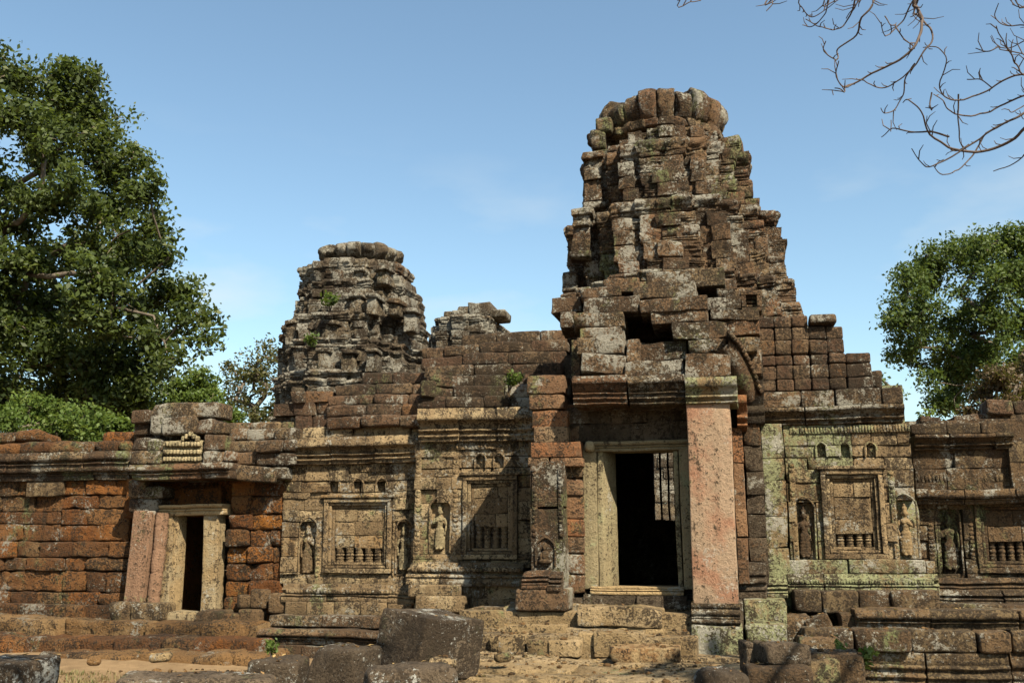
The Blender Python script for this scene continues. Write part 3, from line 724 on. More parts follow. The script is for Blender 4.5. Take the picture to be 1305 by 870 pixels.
# fluted stones of the right roof, broken off in steps
mb = MB(amp=.014, hi=.008)
TOP = [(964, 402), (1032, 402), (1036, 408), (1068, 408), (1070, 440), (1098, 440), (1100, 465), (1108, 478), (1112, 492)]
mb.rwall(966, 400, 1110, 498, .34, top=TOP, ch=.20, bw=(.26, .261), depth=.5, r=.035, jit=.016, back=lambda z: .16 * max(0, z - 4.0))
mb.rwall(985, 415, 1060, 498, .9, ch=.3, bw=(.4, .6), depth=.8)
mb.rb(1031, 400, 1066, 412, .4, .5, r=.05); mb.rb(1110, 471, 1125, 497, .5, .35, r=.05)
gate.part(mb, 'roof', M['roof'])

SH = 1.3
# -- left bay beside the porch
DW = (590, 606, 660, 712); holes = [DW, (547, 640, 573, 705)] + [(px - 5, 581, px + 5, 596) for px in (612, 636)]
mb = MB(amp=.010, hi=.005)
mb.rwall(527, 562, 678, 722, .30, holes=holes, ch=.25, bw=(.28, .55))
for h_ in holes[1:]: mb.rwall(*h_, .41 if h_[3] > 600 else .37, ch=.4, bw=(.5, .9), depth=.2)
mb.box(U(531, .5), U(690, .5), .58, 4.0, -.1, Z(520, .5))
gate.part(mb, 'bay_wall', M['wall'])
false_window(gate, *DW, .30, 671, 700, 4, M['wall'])
carve_figure(gate, 560, 641, 700, .36, M['buff'], 0); arch_niche(gate, 560, 634, 704, 13, .29, M['wall'])
for px in (612, 636): arch_niche(gate, px, 578, 596, 7, .29, M['wall'], wide=.015)
mb = MB(amp=.010, hi=.005)
mb.band(534, 680, 520, 562, .22, CORN, bw=(.4, .8))
gate.part(mb, 'cornice', M['wall'])
mb = MB(amp=.008)
mb.band(520, 668, 715, 745, .14, BASE2, bw=(.5, .9)); mb.rwall(528, 742, 668, 782, .12, ch=.3, bw=(.4, .7), depth=.5)
mb.rb(520, 744, 583, 760, -.18, .6, r=.03)
gate.part(mb, 'base_moulding', M['wall'])
for x0, x1 in ((530, 537), (577, 585)): carved_band(gate, x0, 580, x1, 715, .29, M['wall'], 1, rows=22)
carved_band(gate, 530, 564, 672, 572, .285, M['wall'], 36); carved_band(gate, 524, 722, 664, 728, .04, M['wall'], 40)
mb = MB(amp=.022, hi=.008, low=.05)
rows = [(520, 505, .22, 530, 690), (507, 491, .30, 532, 705), (493, 477, .40, 540, 712), (479, 464, .52, 540, 716), (466, 450, .68, 534, 720), (452, 437, .88, 536, 722), (439, 423, 1.12, 585, 722)]
for b, a, v, x0, x1 in rows: mb.rwall(x0, a, x1, b, v, ch=.4, bw=(.4, .95), depth=.9, r=.05, jit=.025, tilt=.02, gap=-.006)
mb.box(U(560, 1), U(715, 1), 2.0, 4.5, Z(520, 1), Z(450, 1.8))
for a in ((528, 486, 548, 508, .1), (545, 470, 560, 487, .4), (690, 484, 706, 500, -.1)): mb.rb(*a, .5, r=.05, ang=rng.normal(0, .2))
gate.part(mb, 'roof', M['roof'])

SH = 0.0
# -- the tower
def redent(a, b, c, d, su, sv, k, pj=0.0, pw=0.4):
    q = []
    for i in range(k): q += [(a + i * su, c + (k - i) * sv), (a + (i + 1) * su, c + (k - i) * sv)]
    m = (a + b) / 2
    q += [(a + k * su, c)]
    if pj: q += [(m - pw, c), (m - pw, c - pj), (m + pw, c - pj), (m + pw, c)]
    q += [(b - k * su, c)]
    for i in range(k, 0, -1): q += [(b - i * su, c + (k - i + 1) * sv), (b - (i - 1) * su, c + (k - i + 1) * sv)]
    for i in range(k): q += [(b - i * su, d - (k - i) * sv), (b - (i + 1) * su, d - (k - i) * sv)]
    q += [(b - k * su, d), (a + k * su, d)]
    for i in range(k, 0, -1): q += [(a + i * su, d - (k - i + 1) * sv), (a + (i - 1) * su, d - (k - i + 1) * sv)]
    return q
GROOVE = [pr((0, .28, .02, 'f'), (.28, .42, .045, 'r'), (.42, .50, .0, 'f'), (.50, .66, .05, 'r'), (.66, 1, .03, 'f')), pr((0, .5, .0, 'f'), (.5, .62, .04, 'r'), (.62, .70, .0, 'f'), (.70, .84, .055, 'r'), (.84, 1, .06, 'f')),
          pr((0, .18, .05, 'r'), (.18, .34, .03, 'r'), (.34, .42, .0, 'f'), (.42, 1, .015, 'f')), pr((0, .22, .03, 'r'), (.22, .30, .0, 'f'), (.30, .52, .04, 'r'), (.52, .60, .0, 'f'), (.60, .80, .05, 'r'), (.80, 1, .02, 'f'))]
def tower(mb, prof, vf, vmid, pxmid, rows, cornice, su, k, pj, pw, bw, core=.45, seed=5, jit=.011, squeeze=1.0):
    """prof: (photo row, left, right) silhouette; rows: photo rows of the bed joints from bottom to top"""
    ys = np.array([p[0] for p in prof][::-1]); xl = np.array([p[1] for p in prof][::-1]); xr = np.array([p[2] for p in prof][::-1])
    for a, b in zip(rows[:-1], rows[1:]):
        m = (a + b) / 2; L_, R_ = np.interp(m, ys, xl), np.interp(m, ys, xr)
        f = vf(m); bk = 2 * vmid - f; uL, uR = U(L_, f + .8, m), min(U(R_, f + .8, m), U(R_, bk - .8, m))
        z0, z1 = Z(a, f, pxmid), Z(b, f, pxmid)
        cz = any(c0 <= m <= c1 for c0, c1 in cornice)
        s_ = su * (uR - uL) / 4
        poly = redent(uL, uR, f, bk, s_, s_ * squeeze, k, pj, pw * (uR - uL) / 4)
        mb.ring(poly, z0, z1, out=.035 if cz else 0.0, bw=bw, prof=None if not cz else pr((0, .3, .0, 'r'), (.3, .45, .03, 'f'), (.45, 1, .07, 'r')),
                jit=jit, r=.009, skip=.006, tilt=.005, align=int(seed), profs=GROOVE)
        ins = core
        if pj and k == 3 and len(rows) > 8 and not cz:
            um = (uL + uR) / 2; ww = .22 * (uR - uL) / 4
            for q_, w_ in ((um, ww), (um - .42 * (uR - uL) / 2, ww * .8), (um + .42 * (uR - uL) / 2, ww * .8)):
                if rng.random() < .85: mb.block((q_ + rng.normal(0, .01), f - (pj if q_ == um else 0.0) + .08 + rng.normal(0, .012), (z0 + z1) / 2), (2 * w_, .36, z1 - z0 - .004), r=.012, tilt=(rng.normal(0, .01), 0))
        mb.box(uL + s_ * k + .1, uR - s_ * k - .1, f + ins, bk - ins, z0 - .02, z1 + .02, amp=0)
        mb.box(uL + ins, uR - ins, f + s_ * k * squeeze + .1, bk - s_ * k * squeeze - .1, z0 - .02, z1 + .02, amp=0)
PROF = [(432, 704, 1030), (405, 710, 1028), (385, 714, 1022), (366, 713, 1016), (357, 715, 1013), (345, 731, 1010), (333, 726, 1004), (313, 721, 1003), (290, 721, 999), (267, 720, 984), (263, 739, 978),
        (250, 742, 968), (230, 740, 954), (205, 741, 951), (190, 744, 949), (178, 757, 946), (165, 765, 930)]
rows = [432]
while rows[-1] > 172: rows.append(rows[-1] - rng.uniform(13, 23))
rows[-1] = 166
mb = MB(seg=.04, amp=.020, hi=.008, low=.08); mb.carve = .020
tower(mb, PROF, lambda y: np.interp(y, [165, 190, 258, 270, 340, 352, 430], [2.55, 2.40, 2.28, 2.05, 1.90, 1.62, 1.45]), 4.3, 860, rows, [(346, 358), (262, 274), (186, 196)], .34, 3, .14, .5, (.28, .46))
# surviving pilasters and corner pieces standing on the tier ledges
for px, a, b, v in ((737, 272, 318, 2.35), (752, 200, 256, 2.75)):
    mb.rwall(px - 11, a, px + 11, b, v, ch=.24, bw=(.5, .6), depth=.4, jit=.03)
    mb.rb(px - 14, a - 9, px + 14, a, v - .06, .45, r=.03); mb.rb(px - 14, b, px + 14, b + 9, v - .06, .45, r=.03)
for px, a, b, v in ((726, 345, 372, 2.6), (955, 372, 400, .7), (972, 300, 330, 2.6), (990, 372, 402, 2.6), (950, 228, 250, 3.4), (974, 285, 300, 3.2), (760, 165, 190, 3.2), (768, 150, 168, 3.2), (935, 170, 190, 3.2)):
    mb.rb(px - 10, a, px + 10, b, v, .4, r=.05, ang=rng.normal(0, .1))
tw = gate.part(mb, 'tower', M['tower'])
# lotus crown: a ring of fat ribs over a flat cap
mb = MB(seg=.06, amp=.018, hi=.008, low=.03)
uL, uR = U(764, 4.3, 140), U(925, 4.3, 140); cu, rad = (uL + uR) / 2, (uR - uL) / 2
zb, zt = Z(163, 3.2, 845), Z(107, 3.2, 845)
mb = MB(seg=.04, amp=.034, hi=.014, low=.04); mb.carve = .026
lotus(mb, cu, 4.3, rad + .03, zb + .20, zt - .04, 20, .42, 4, (9, 12, 16), .8)
for i in range(26):
    a = 2 * math.pi * i / 26; mb.block((cu + (rad - .24) * math.cos(a), 4.3 + (rad - .24) * math.sin(a), zb + .12), (.30, .34, .17), r=.03, ang=a + math.pi / 2, chip=.6)
mb.lathe((cu, 4.3, zb - .1), [(rad - .40, 0), (rad - .36, .2), (rad - .40, (zt - zb) * .8), (rad - .55, (zt - zb) * .95), (rad - .8, (zt - zb) + .0), (.01, (zt - zb) + .02)], 40, amp=.03)
for i in range(13):
    a = math.pi * (1.02 + .96 * i / 12)
    mb.block((cu + (rad - .50) * math.cos(a), 4.3 + (rad - .5) * math.sin(a), zb - .02), (.36, .4, .20), r=.015, ang=a + math.pi / 2)
mb.block((cu - rad + .04, 3.75, zb + .04), (.34, .4, .26), r=.05, ang=-.4)
gate.part(mb, 'lotus_crown', M['tower'], parent=tw)
mb = MB(amp=.008)
u0, u1, z0, z1 = rect(944, 371, 970, 399, .3)
frame_bars(mb, u0, u1, z0, z1, .25, .07, .3)
for k in range(4): mb.box(u0 + .06, u1 - .06, .33, .6, z0 + (z1 - z0) * (k + .2) / 5, z0 + (z1 - z0) * (k + .85) / 5, r=.02)
gate.part(mb, 'small_false_door', M['tower'])

# -- passage behind the door
mb = MB(seg=.15)
HW = rect(834, 574, 860, 662, 6.0)
mb.wall(U(735, .3) - .4, U(895, .3) + 1.6, -.1, Z(535, .5), 6.0, holes=[HW], ch=.3, depth=.3, gap=-.012, r=.006)
mb.box(U(735, .3) - .5, U(895, .3) + .5, -.1, 6, -.1, Z(760, 0))
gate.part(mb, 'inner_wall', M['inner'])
mb = MB(amp=.006)
for px in (843, 853): mb.rb(px - 1.3, 572, px + 1.3, 664, 6.1, .08, r=.02)
gate.part(mb, 'window_bars', M['inner'])
mb = MB(); mb.wall(-2.5, 2.5, 0, Z(586, 11.0) + .8, 13.0, ch=.3, depth=.5); court = Thing('court_wall', 'sunlit stone wall glimpsed through the main doorway', 'wall', (0, 13, 0)); court.part(mb, 'masonry', M['rear'])
SH = .9
# ================================================================== left gallery wing
gal = Thing('gallery_wing', 'lower sandstone gallery bay with balustered false window between side doorway and gate temple', 'building', (U(445, .95), .95, 0))
EW = (413, 634, 499, 730); holes = [EW, (380, 664, 402, 732), (504, 664, 524, 730)] + [(px - 5, 612, px + 5, 626) for px in (426, 456, 486)]
mb = MB(amp=.010, hi=.005)
mb.rwall(360, 590, 534, 745, .95, holes=holes, ch=.25, bw=(.28, .55))
for h_ in holes[1:]: mb.rwall(*h_, 1.06, ch=.4, bw=(.5, .9), depth=.2)
mb.box(U(363, 1.1), U(540, 1.1), 1.23, 4.2, -.1, Z(560, 1.1))
gal.part(mb, 'wall', M['wall'])
false_window(gal, *EW, .95, 698, 724, 5, M['wall'])
carve_figure(gal, 391, 666, 730, 1.01, M['wall'], 1); carve_figure(gal, 514, 668, 726, 1.01, M['buff'], 1)
arch_niche(gal, 391, 660, 732, 11, .94, M['wall']); arch_niche(gal, 514, 662, 730, 10, .94, M['wall'])
for px in (426, 456, 486): arch_niche(gal, px, 610, 626, 7, .94, M['wall'], wide=.015)
mb = MB(amp=.010, hi=.005)
mb.band(374, 536, 556, 590, .86, CORN, bw=(.45, .9)); mb.rwall(384, 542, 540, 557, .84, ch=.3, bw=(.4, .8), r=.03)
gal.part(mb, 'cornice', M['wall'])
mb = MB(amp=.010)
mb.band(361, 530, 744, 768, .78, BASE2, bw=(.5, .9)); mb.rwall(362, 767, 525, 785, .66, ch=.3, bw=(.36, .5), r=.03)
mb.rb(530, 758, 592, 778, .1, .5, r=.03)
gal.part(mb, 'base_moulding', M['wall'])
for x0, x1 in ((404, 410), (501, 504), (526, 533)): carved_band(gal, x0, 640, x1, 735, .94, M['wall'], 1, rows=18)
carved_band(gal, 364, 593, 530, 601, .935, M['wall'], 40); carved_band(gal, 364, 750, 526, 756, .68, M['wall'], 44)
mb = MB(amp=.022, hi=.008, low=.05)
for b, a, v, x0, x1 in ((544, 529, .70, 413, 542), (530, 515, .86, 415, 540), (516, 502, 1.02, 415, 545), (503, 488, 1.22, 425, 548), (489, 473, 1.45, 462, 548)):
    mb.rwall(x0, a, x1, b, v, ch=.4, bw=(.5, 1.0), depth=.9, r=.05, jit=.025, tilt=.02, gap=-.006)
mb.rwall(345, 500, 420, 545, 1.2, ch=.22, bw=(.25, .45), depth=.6, jit=.06, top=[(345, 535), (365, 512), (380, 500), (420, 498)])
mb.box(U(370, 1.1), U(545, 1.1), 2.1, 4.2, Z(560, 1.1), Z(520, 2.0))
gal.part(mb, 'roof', M['roof'])
mb = MB(amp=.012); mb.rwall(342, 785, 483, 800, .30, ch=.3, bw=(.6, 1.1), depth=1.0, r=.03); mb.band(330, 487, 803, 822, .0, LEDGE, bw=(.7, 1.2), depth=1.0); mb.rwall(336, 824, 485, 845, -.12, ch=.4, bw=(.6, 1.), depth=1.0)
gal.part(mb, 'plinth', M['tower'])

# ================================================================== side doorway
side = Thing('side_doorway', 'small collapsed side doorway with ochre jambs and leaning pink pilaster in the laterite wall', 'doorway', (U(238, .9), .9, 0))
mb = MB(seg=.045, amp=.018); mb.carve = .018
mb.rwall(288, 612, 362, 800, 1.0, ch=.29, bw=(.36, .55), r=.05, jit=.03)
mb.rwall(160, 610, 176, 660, 1.0, ch=.3, depth=.4)
mb.rb(180, 622, 280, 646, 1.15, .4)
mb.box(U(286, 1.1), U(360, 1.1), 1.3, 3.5, -.1, Z(580, 1.1)); mb.box(U(100, 1.1), U(205, 1.1), 1.3, 3.5, -.1, Z(580, 1.1)); mb.box(U(195, 1.1), U(290, 1.1), 1.35, 3.5, Z(655, 1.1), Z(570, 1.1))
side.part(mb, 'laterite_wall', M['late'])
df = MB(seg=.07, amp=.010, hi=.006)
jo = jamb(205, 217, 655, 782, .86, .3, M['ochre'], name='door_frame', th=side, r=.03)
jamb(216, 223, 655, 782, .90, .30, M['ochre'], splay=.02, parent=jo, th=side, r=.02, chip=1, name='door_jamb')
jamb(258, 277, 655, 782, .88, .3, M['ochre'], parent=jo, th=side, r=.03, lean=.04, name='door_jamb')
mb = MB(amp=.006); mb.band(204, 284, 642, 656, .84, pr((0, .35, .0, 'f'), (.35, .6, .03, 'r'), (.6, .7, .0, 'f'), (.7, 1, .05, 'f')), bw=(3, 4), depth=.5, jit=0, tilt=.0)
side.part(mb, 'door_lintel', M['ochre'], parent=jo)
mb = MB(amp=.02); mb.rb(196, 779, 246, 800, .62, .7, r=.05); side.part(mb, 'threshold', M['ochre'], parent=jo)
jamb(160, 184, 650, 772, .62, .4, M['pink'], th=side, name='leaning_pilaster', r=.03, lean=-.09, chip=0)
mb = MB(amp=.004); u, z0 = loc(193, 772, .75); z1 = Z(652, .75, 193); h = z1 - z0; rr = abs(U(201, .75) - U(186, .75)) / 2
pts = []
for i in range(49):
    t = i / 48; pts.append((rr * (.92 if i % 2 else 1) * (.9 if i % 12 == 5 else 1), t * h))
mb.lathe((u, .78, z0), pts, 14)
q = mb.v[-1]; q[:, 0] += .09 * (q[:, 2] - z0) / h
side.part(mb, 'colonnette', M['pink'])
mb = MB(amp=.018)
for a in ((163, 611, 186, 634, .7), (164, 634, 200, 652, .72), (184, 618, 206, 634, .66)): mb.rb(*a, .5, r=.05)
side.part(mb, 'broken_capital', M['tower'])
mb = MB(amp=.012)
mb.band(166, 294, 590, 610, .42, LEDGE, bw=(.6, .9), depth=.9)
side.part(mb, 'lintel_slab', M['tower'])
mb = MB(amp=.016)
for a in ((167, 556, 187, 574, .7), (187, 558, 207, 574, .7), (166, 574, 188, 592, .68), (187, 573, 209, 591, .66), (257, 553, 283, 574, .62), (257, 573, 281, 592, .6), (190, 529, 206, 553, .75), (206, 530, 246, 553, .7), (247, 532, 268, 552, .68), (191, 512, 276, 532, .8), (166, 522, 190, 540, .85),
          (268, 536, 284, 552, .75), (170, 540, 190, 556, .95), (282, 574, 296, 588, .5)):
    mb.rb(*a, .6, r=.05, tilt=(rng.normal(0, .02), rng.normal(0, .02)), chip=.6)
mb.rwall(170, 545, 290, 592, 1.1, ch=.3, depth=.4)
for b, a, v, x0, x1 in ((592, 575, .72, 296, 376), (576, 560, .74, 283, 378), (561, 545, 1.0, 284, 378), (548, 536, 1.2, 280, 372)): mb.rwall(x0, a, x1, b, v, ch=.4, bw=(.4, .8), depth=.7, r=.05, jit=.05, tilt=.03)
mb.rb(300, 594, 350, 614, .62, .6, r=.05, tilt=(0, .08)); mb.rb(345, 594, 366, 610, .7, .5, r=.04)
side.part(mb, 'pediment', M['tower'])
mb = MB(seg=.04, amp=.006, hi=.004, low=0)
for rr_, (y, n_) in enumerate(((566, 12), (576, 11), (585, 12))):
    for i in range(n_):
        u, z = loc(209 + 47 * (i + .5) / n_, y, .66); mb.block((u, .66, z), (.055, .14, .085), r=.026, chip=0)
for i in range(5):
    u, z = loc(232 + 22 * (i + .5) / 5, 559 - 3 * (2 - abs(i - 2)), .66); mb.block((u, .66, z), (.05, .12, .10), r=.024, chip=0)
mb.rb(207, 561, 257, 591, .70, .3, amp=.01)
side.part(mb, 'carved_frieze', M['buff'])
mb = MB(amp=.014)
for a in ((137, 766, 170, 794, .45), (165, 768, 205, 792, .40), (246, 778, 281, 795, .48), (246, 795, 277, 804, .55), (277, 782, 302, 800, .6), (302, 776, 330, 800, .7), (300, 758, 318, 776, .8), (318, 750, 340, 775, .8), (340, 756, 362, 782, .7)): mb.rb(*a, .5, r=.05, chip=.6)
side.part(mb, 'door_blocks', M['brown'])
mb = MB(seg=.12); DH = rect(231, 672, 256, 800, 3.2)
mb.wall(U(120, 1), U(370, 1), -.1, Z(620, 1.4), 3.2, holes=[DH], ch=.28, depth=.3)
side.part(mb, 'inner_wall', M['inner'])

# ================================================================== laterite wall far left
lat = Thing('laterite_wall', 'long dark red laterite enclosure wall with rounded coping left of the side doorway', 'wall', (U(60, 1.1), 1.1, 0))
mb = MB(seg=.045, amp=.018); mb.carve = .016
mb.rwall(78, 612, 166, 690, 1.1, ch=.30, bw=(.4, .9), r=.03, jit=.02)
lat.part(mb, 'upper_masonry', M['late'])
mb = MB(seg=.05, amp=.018); mb.carve = .018
mb.rwall(-260, 612, 78, 690, 1.12, ch=.28, bw=(.45, .9), r=.03, jit=.02); mb.rwall(-260, 690, 166, 770, 1.08, ch=.26, bw=(.4, .85), r=.04, jit=.025)
mb.rwall(-260, 768, 150, 800, .92, ch=.3, bw=(.4, .85), r=.05, jit=.05)
mb.box(U(-250, 1.2), U(164, 1.2), 1.4, 1.8, -.1, Z(585, 1.3))
lat.part(mb, 'masonry', M['late_dark'])
mb = MB(amp=.012)
mb.band(-260, 164, 579, 603, .92, LEDGE, bw=(.6, 1.1), depth=.9); mb.band(-260, 164, 602, 614, 1.0, pr((0, .5, .0, 'f'), (.5, .8, .03, 'r'), (.8, 1, .04, 'f')), bw=(.8, 1.2))
lat.part(mb, 'cornice', M['tower'])
mb = MB(amp=.012); mb.rb(33, 613, 80, 632, 1.02, .4); lat.part(mb, 'sandstone_block', M['wall'])
mb = MB(amp=.024, hi=.010, low=.05)
for b, a, v, x0, x1 in ((582, 566, 1.0, -260, 168), (568, 553, 1.25, -260, 45), (570, 550, 1.3, 128, 170)): mb.rwall(x0, a, x1, b, v, ch=.4, bw=(.5, 1.1), depth=.7, r=.10, jit=.04, tilt=.03)
lat.part(mb, 'coping', M['late_dark'])

SH = .6
# worn laterite tiers in front of it
ter = Thing('laterite_steps', 'worn orange laterite steps crumbling into sand below the side doorway', 'steps', (U(170, -.2), -.2, 0))
for name, a, k in (('step', (-260, 790, 336, 816, .30), dict(bw=(.5, 1.3), r=.07)), ('step', (-260, 812, 332, 840, -.25), dict(bw=(.5, 1.1), r=.08)), ('step', (50, 834, 334, 862, -.75), dict(bw=(.6, 1.2), r=.09))):
    mb = MB(seg=.06, amp=.045, hi=.016, low=.06); mb.carve = .018
    mb.rwall(*a, ch=.5, depth=1.1, jit=.06, tilt=.02, gap=-.02, skip=0.0, **k)
    ter.part(mb, name, M['earth'] if a[1] != 812 else M['late_dark'])

SH = .9
# ================================================================== right gallery wall
rgt = Thing('right_gallery', 'dark brown gallery wall with ledge, carved figure and balustered window right of the gate', 'building', (U(1240, .9), .9, 0))
CW = (1243, 634, 1335, 730); holes = [CW, (1199, 648, 1228, 730)]
mb = MB(amp=.010, hi=.006)
mb.rwall(1166, 640, 1420, 738, .90, holes=holes, ch=.25, bw=(.28, .55)); mb.rwall(*holes[1], 1.02, ch=.4, bw=(.5, .9), depth=.2)
mb.rwall(1164, 572, 1287, 624, 1.0, ch=.27, bw=(.35, .7)); mb.rwall(1286, 560, 1420, 624, .90, ch=.3, bw=(.35, .7))
mb.box(U(1166, 1.2), U(1420, 1.2), 1.55, 4, -.1, Z(545, 1.2))
rgt.part(mb, 'wall', M['brown'])
for x0, x1 in ((1180, 1188), (1232, 1239)): carved_band(rgt, x0, 645, x1, 730, .89, M['brown'], 1, rows=16)
carved_band(rgt, 1168, 604, 1282, 614, .985, M['brown'], 24)
false_window(rgt, *CW, .90, 690, 724, 5, M['brown'])
carve_figure(rgt, 1213, 652, 726, .97, M['brown'], 0); arch_niche(rgt, 1213, 643, 730, 15, .89, M['brown'])
mb = MB(amp=.012)
mb.band(1164, 1290, 553, 573, .95, CORN2, bw=(.4, .8)); mb.rwall(1160, 538, 1290, 553, 1.0, ch=.3, bw=(.35, .7), r=.03, jit=.03)
rgt.part(mb, 'cornice', M['brown'])
mb = MB(amp=.012); mb.band(1166, 1420, 622, 641, .72, pr((0, .2, .0, 'f'), (.2, .4, .04, 'r'), (.4, 1, .07, 'f')), bw=(.5, .9), depth=.6)
rgt.part(mb, 'ledge', M['brown'])
mb = MB(amp=.010); mb.band(1180, 1420, 736, 756, .70, BASE2, bw=(.6, 1.0)); mb.band(1194, 1420, 752, 772, .45, BASE2, bw=(.6, 1.))
rgt.part(mb, 'base_moulding', M['brown'])
mb = MB(amp=.02)
mb.rwall(1215, 524, 1420, 548, 1.9, ch=.3, bw=(.7, 1.1), depth=.7, r=.05); mb.rb(1258, 508, 1293, 528, 1.8, .6, r=.05); mb.rb(1292, 509, 1330, 528, 1.9, .6, r=.05); mb.rwall(1330, 490, 1420, 528, 2.0, ch=.25, depth=.6)
mb.rb(1172, 530, 1200, 540, 1.4, .5, r=.04, tilt=(0, .1))
rgt.part(mb, 'roof', M['roof'])

SH = .55
# moulded platform along the right foot
plat = Thing('moulded_platform', 'low moulded stone platform of stepped courses along the foot of the right wall', 'platform', (U(1180, -.4), -.4, 0))
mb = MB(amp=.014); mb.rwall(1012, 752, 1198, 781, -.05, ch=.3, bw=(.38, .52), depth=1.0, r=.035, jit=.03)
mb.rwall(1198, 771, 1420, 786, .1, ch=.3, bw=(.5, .8), depth=1.2, r=.03)
plat.part(mb, 'upper_course', M['brown'])
mb = MB(amp=.014); mb.band(1090, 1420, 778, 804, -.55, LEDGE, bw=(.5, 1.1), depth=1.1, r=.03)
plat.part(mb, 'middle_course', M['brown'])
mb = MB(amp=.014); mb.rwall(1088, 803, 1290, 832, -.95, ch=.5, bw=(.55, .9), depth=1.1, r=.045, jit=.03); mb.rwall(1288, 806, 1420, 836, -.7, ch=.5, bw=(.55, .9), depth=1.1, r=.045)
mb.band(1090, 1288, 832, 885, -.92, pr((0, .18, .10, 'f'), (.18, .30, .08, 'r'), (.30, .36, .02, 'f'), (.36, .50, .06, 'r'), (.50, .58, .0, 'f'), (.58, .72, .04, 'r'), (.72, 1, .0, 'f')), bw=(.8, 1.3), depth=.8)
mb.band(1288, 1420, 835, 885, -.66, BASE2, bw=(.8, 1.3), depth=.8)
plat.part(mb, 'lower_course', M['brown'])

SH = 0.0
# ================================================================== towers behind
rear = Thing('rear_tower', 'rounded lichen white rear tower with disc crown behind the left gallery roof', 'tower', (U(447, 9.5), 9.5, 0))
RP = [(560, 345, 552), (530, 348, 556), (500, 350, 558), (482, 351, 560), (470, 357, 553), (452, 360, 548), (440, 362, 546), (425, 366, 544), (412, 358, 541), (398, 376, 540), (380, 378, 538), (370, 380, 537), (362, 388, 530), (350, 386, 527), (338, 390, 520), (330, 404, 512)]
rows = [560]
while rows[-1] > 338: rows.append(rows[-1] - rng.uniform(8, 12.5))
rows[-1] = 330
mb = MB(seg=.09, amp=.03, hi=.014, low=.08); mb.carve = .022
tower(mb, RP, lambda y: np.interp(y, [330, 560], [8.3, 7.0]), 9.5, 450, rows, [(332, 342), (360, 374), (400, 414), (436, 448), (476, 492), (524, 536)], .30, 3, .15, .55, (.3, .6))
for px, a, b, v in ((420, 414, 436, 7.5), (448, 380, 400, 7.7), (470, 380, 400, 7.7), (500, 384, 400, 7.9), (410, 450, 474, 7.3), (432, 382, 400, 7.8), (440, 450, 474, 7.2), (472, 450, 474, 7.2), (372, 414, 460, 7.9), (520, 395, 420, 8.2), (455, 345, 362, 8.1), (485, 345, 362, 8.1)):
    mb.rb(px - 7, a, px + 7, b, v, .5, r=.04, tint=(.9, .6, .9)); mb.rb(px - 9, a - 6, px + 9, a, v - .08, .5, r=.04)
rt = rear.part(mb, 'tower_body', M['rear'])
mb = MB(seg=.12, amp=.02, hi=.010, low=.03)
uL, uR = U(411, 9.5, 312), U(508, 9.5, 312); cu, rad = (uL + uR) / 2, (uR - uL) / 2; zb, zt = Z(336, 8.3, 460), Z(299, 8.3, 460)
mb.carve = .010
lotus(mb, cu, 9.5, rad + .03, zb + (zt - zb) * .38, zt - .06, 17, .6, 6, (3, 11), 1.3)
mb.lathe((cu, 9.5, zb - .1), [(rad - .30, 0), (rad - .40, .15), (rad - .42, (zt - zb) + .06), (rad - .6, (zt - zb) + .13), (.01, (zt - zb) + .16)], 40, amp=.03)
rear.part(mb, 'lotus_crown', M['rear'], parent=rt)
far = Thing('far_tower', 'distant ruined tower stub just showing above the roof ridge', 'tower', (U(602, 17), 17, 0))
mb = MB(seg=.16, amp=.04, hi=.016, low=.06)
rows = [470, 455, 443, 432, 421, 411, 402]
tower(mb, [(470, 545, 668), (432, 550, 661), (420, 553, 654), (411, 560, 648), (402, 566, 644)], lambda y: 15.2, 17, 602, rows, [(402, 411)], .3, 2, .15, .5, (.35, .7))
for a in ((575, 393, 596, 402, 15.6), (596, 384, 625, 402, 15.6), (624, 393, 644, 404, 15.6), (565, 396, 577, 404, 15.7), (584, 389, 600, 396, 15.9)): mb.rb(*a, 1.0, r=.06)
far.part(mb, 'tower_body', M['rear'])

SH = .5
# ================================================================== steps and paving before the main door
st = Thing('stone_stairway', 'broad ruined sandstone steps of loose slabs below the main doorway', 'steps', (U(760, -1.5), -1.5, 0))
def slabs(lst, mat, name='step', depth=.6, amp=.014, low=.02, r=.014):
    mb = MB(seg=.05, amp=amp, hi=.009, low=low); mb.carve = .007
    for a in lst:
        d = a[5] if len(a) > 5 else depth
        mb.rb(*a[:5], d, r=r, ang=rng.normal(0, .05), tilt=(rng.normal(0, .02), rng.normal(0, .012)), chip=.7)
    return st.part(mb, name, mat)
slabs([(606, 774, 662, 784, -.75), (640, 772, 722, 783, -.95), (722, 768, 790, 790, -.65), (790, 766, 884, 790, -.62), (605, 783, 640, 800, -1.0), (640, 784, 672, 800, -1.05), (660, 760, 700, 776, -.4)], M['wall'], 'upper_step', .8)
slabs([(640, 797, 720, 812, -1.35, .9), (700, 800, 790, 816, -1.3, .9), (790, 800, 850, 814, -1.25, .9), (840, 803, 884, 812, -1.2, .8), (606, 800, 642, 822, -1.25, .7)], M['step'], 'middle_step', .9)
slabs([(626, 811, 672, 834, -1.85), (672, 815, 704, 836, -1.9), (703, 817, 742, 838, -1.95), (738, 806, 760, 836, -1.75), (756, 806, 818, 836, -1.8), (812, 812, 884, 838, -1.7), (606, 830, 676, 842, -1.9), (884, 838, 950, 846, -1.7)], M['step'], 'lower_step', .9)
mb = MB(amp=.0); mb.box(U(600, -.5), U(884, -.5), -1.1, .2, -.1, Z(772, -.6) - .04); mb.box(U(610, -1.2), U(884, -1.2), -1.75, -1.0, -.1, Z(800, -1.2) - .04); st.part(mb, 'rubble_core', M['step'])
GRP = 'loose slabs on the steps'
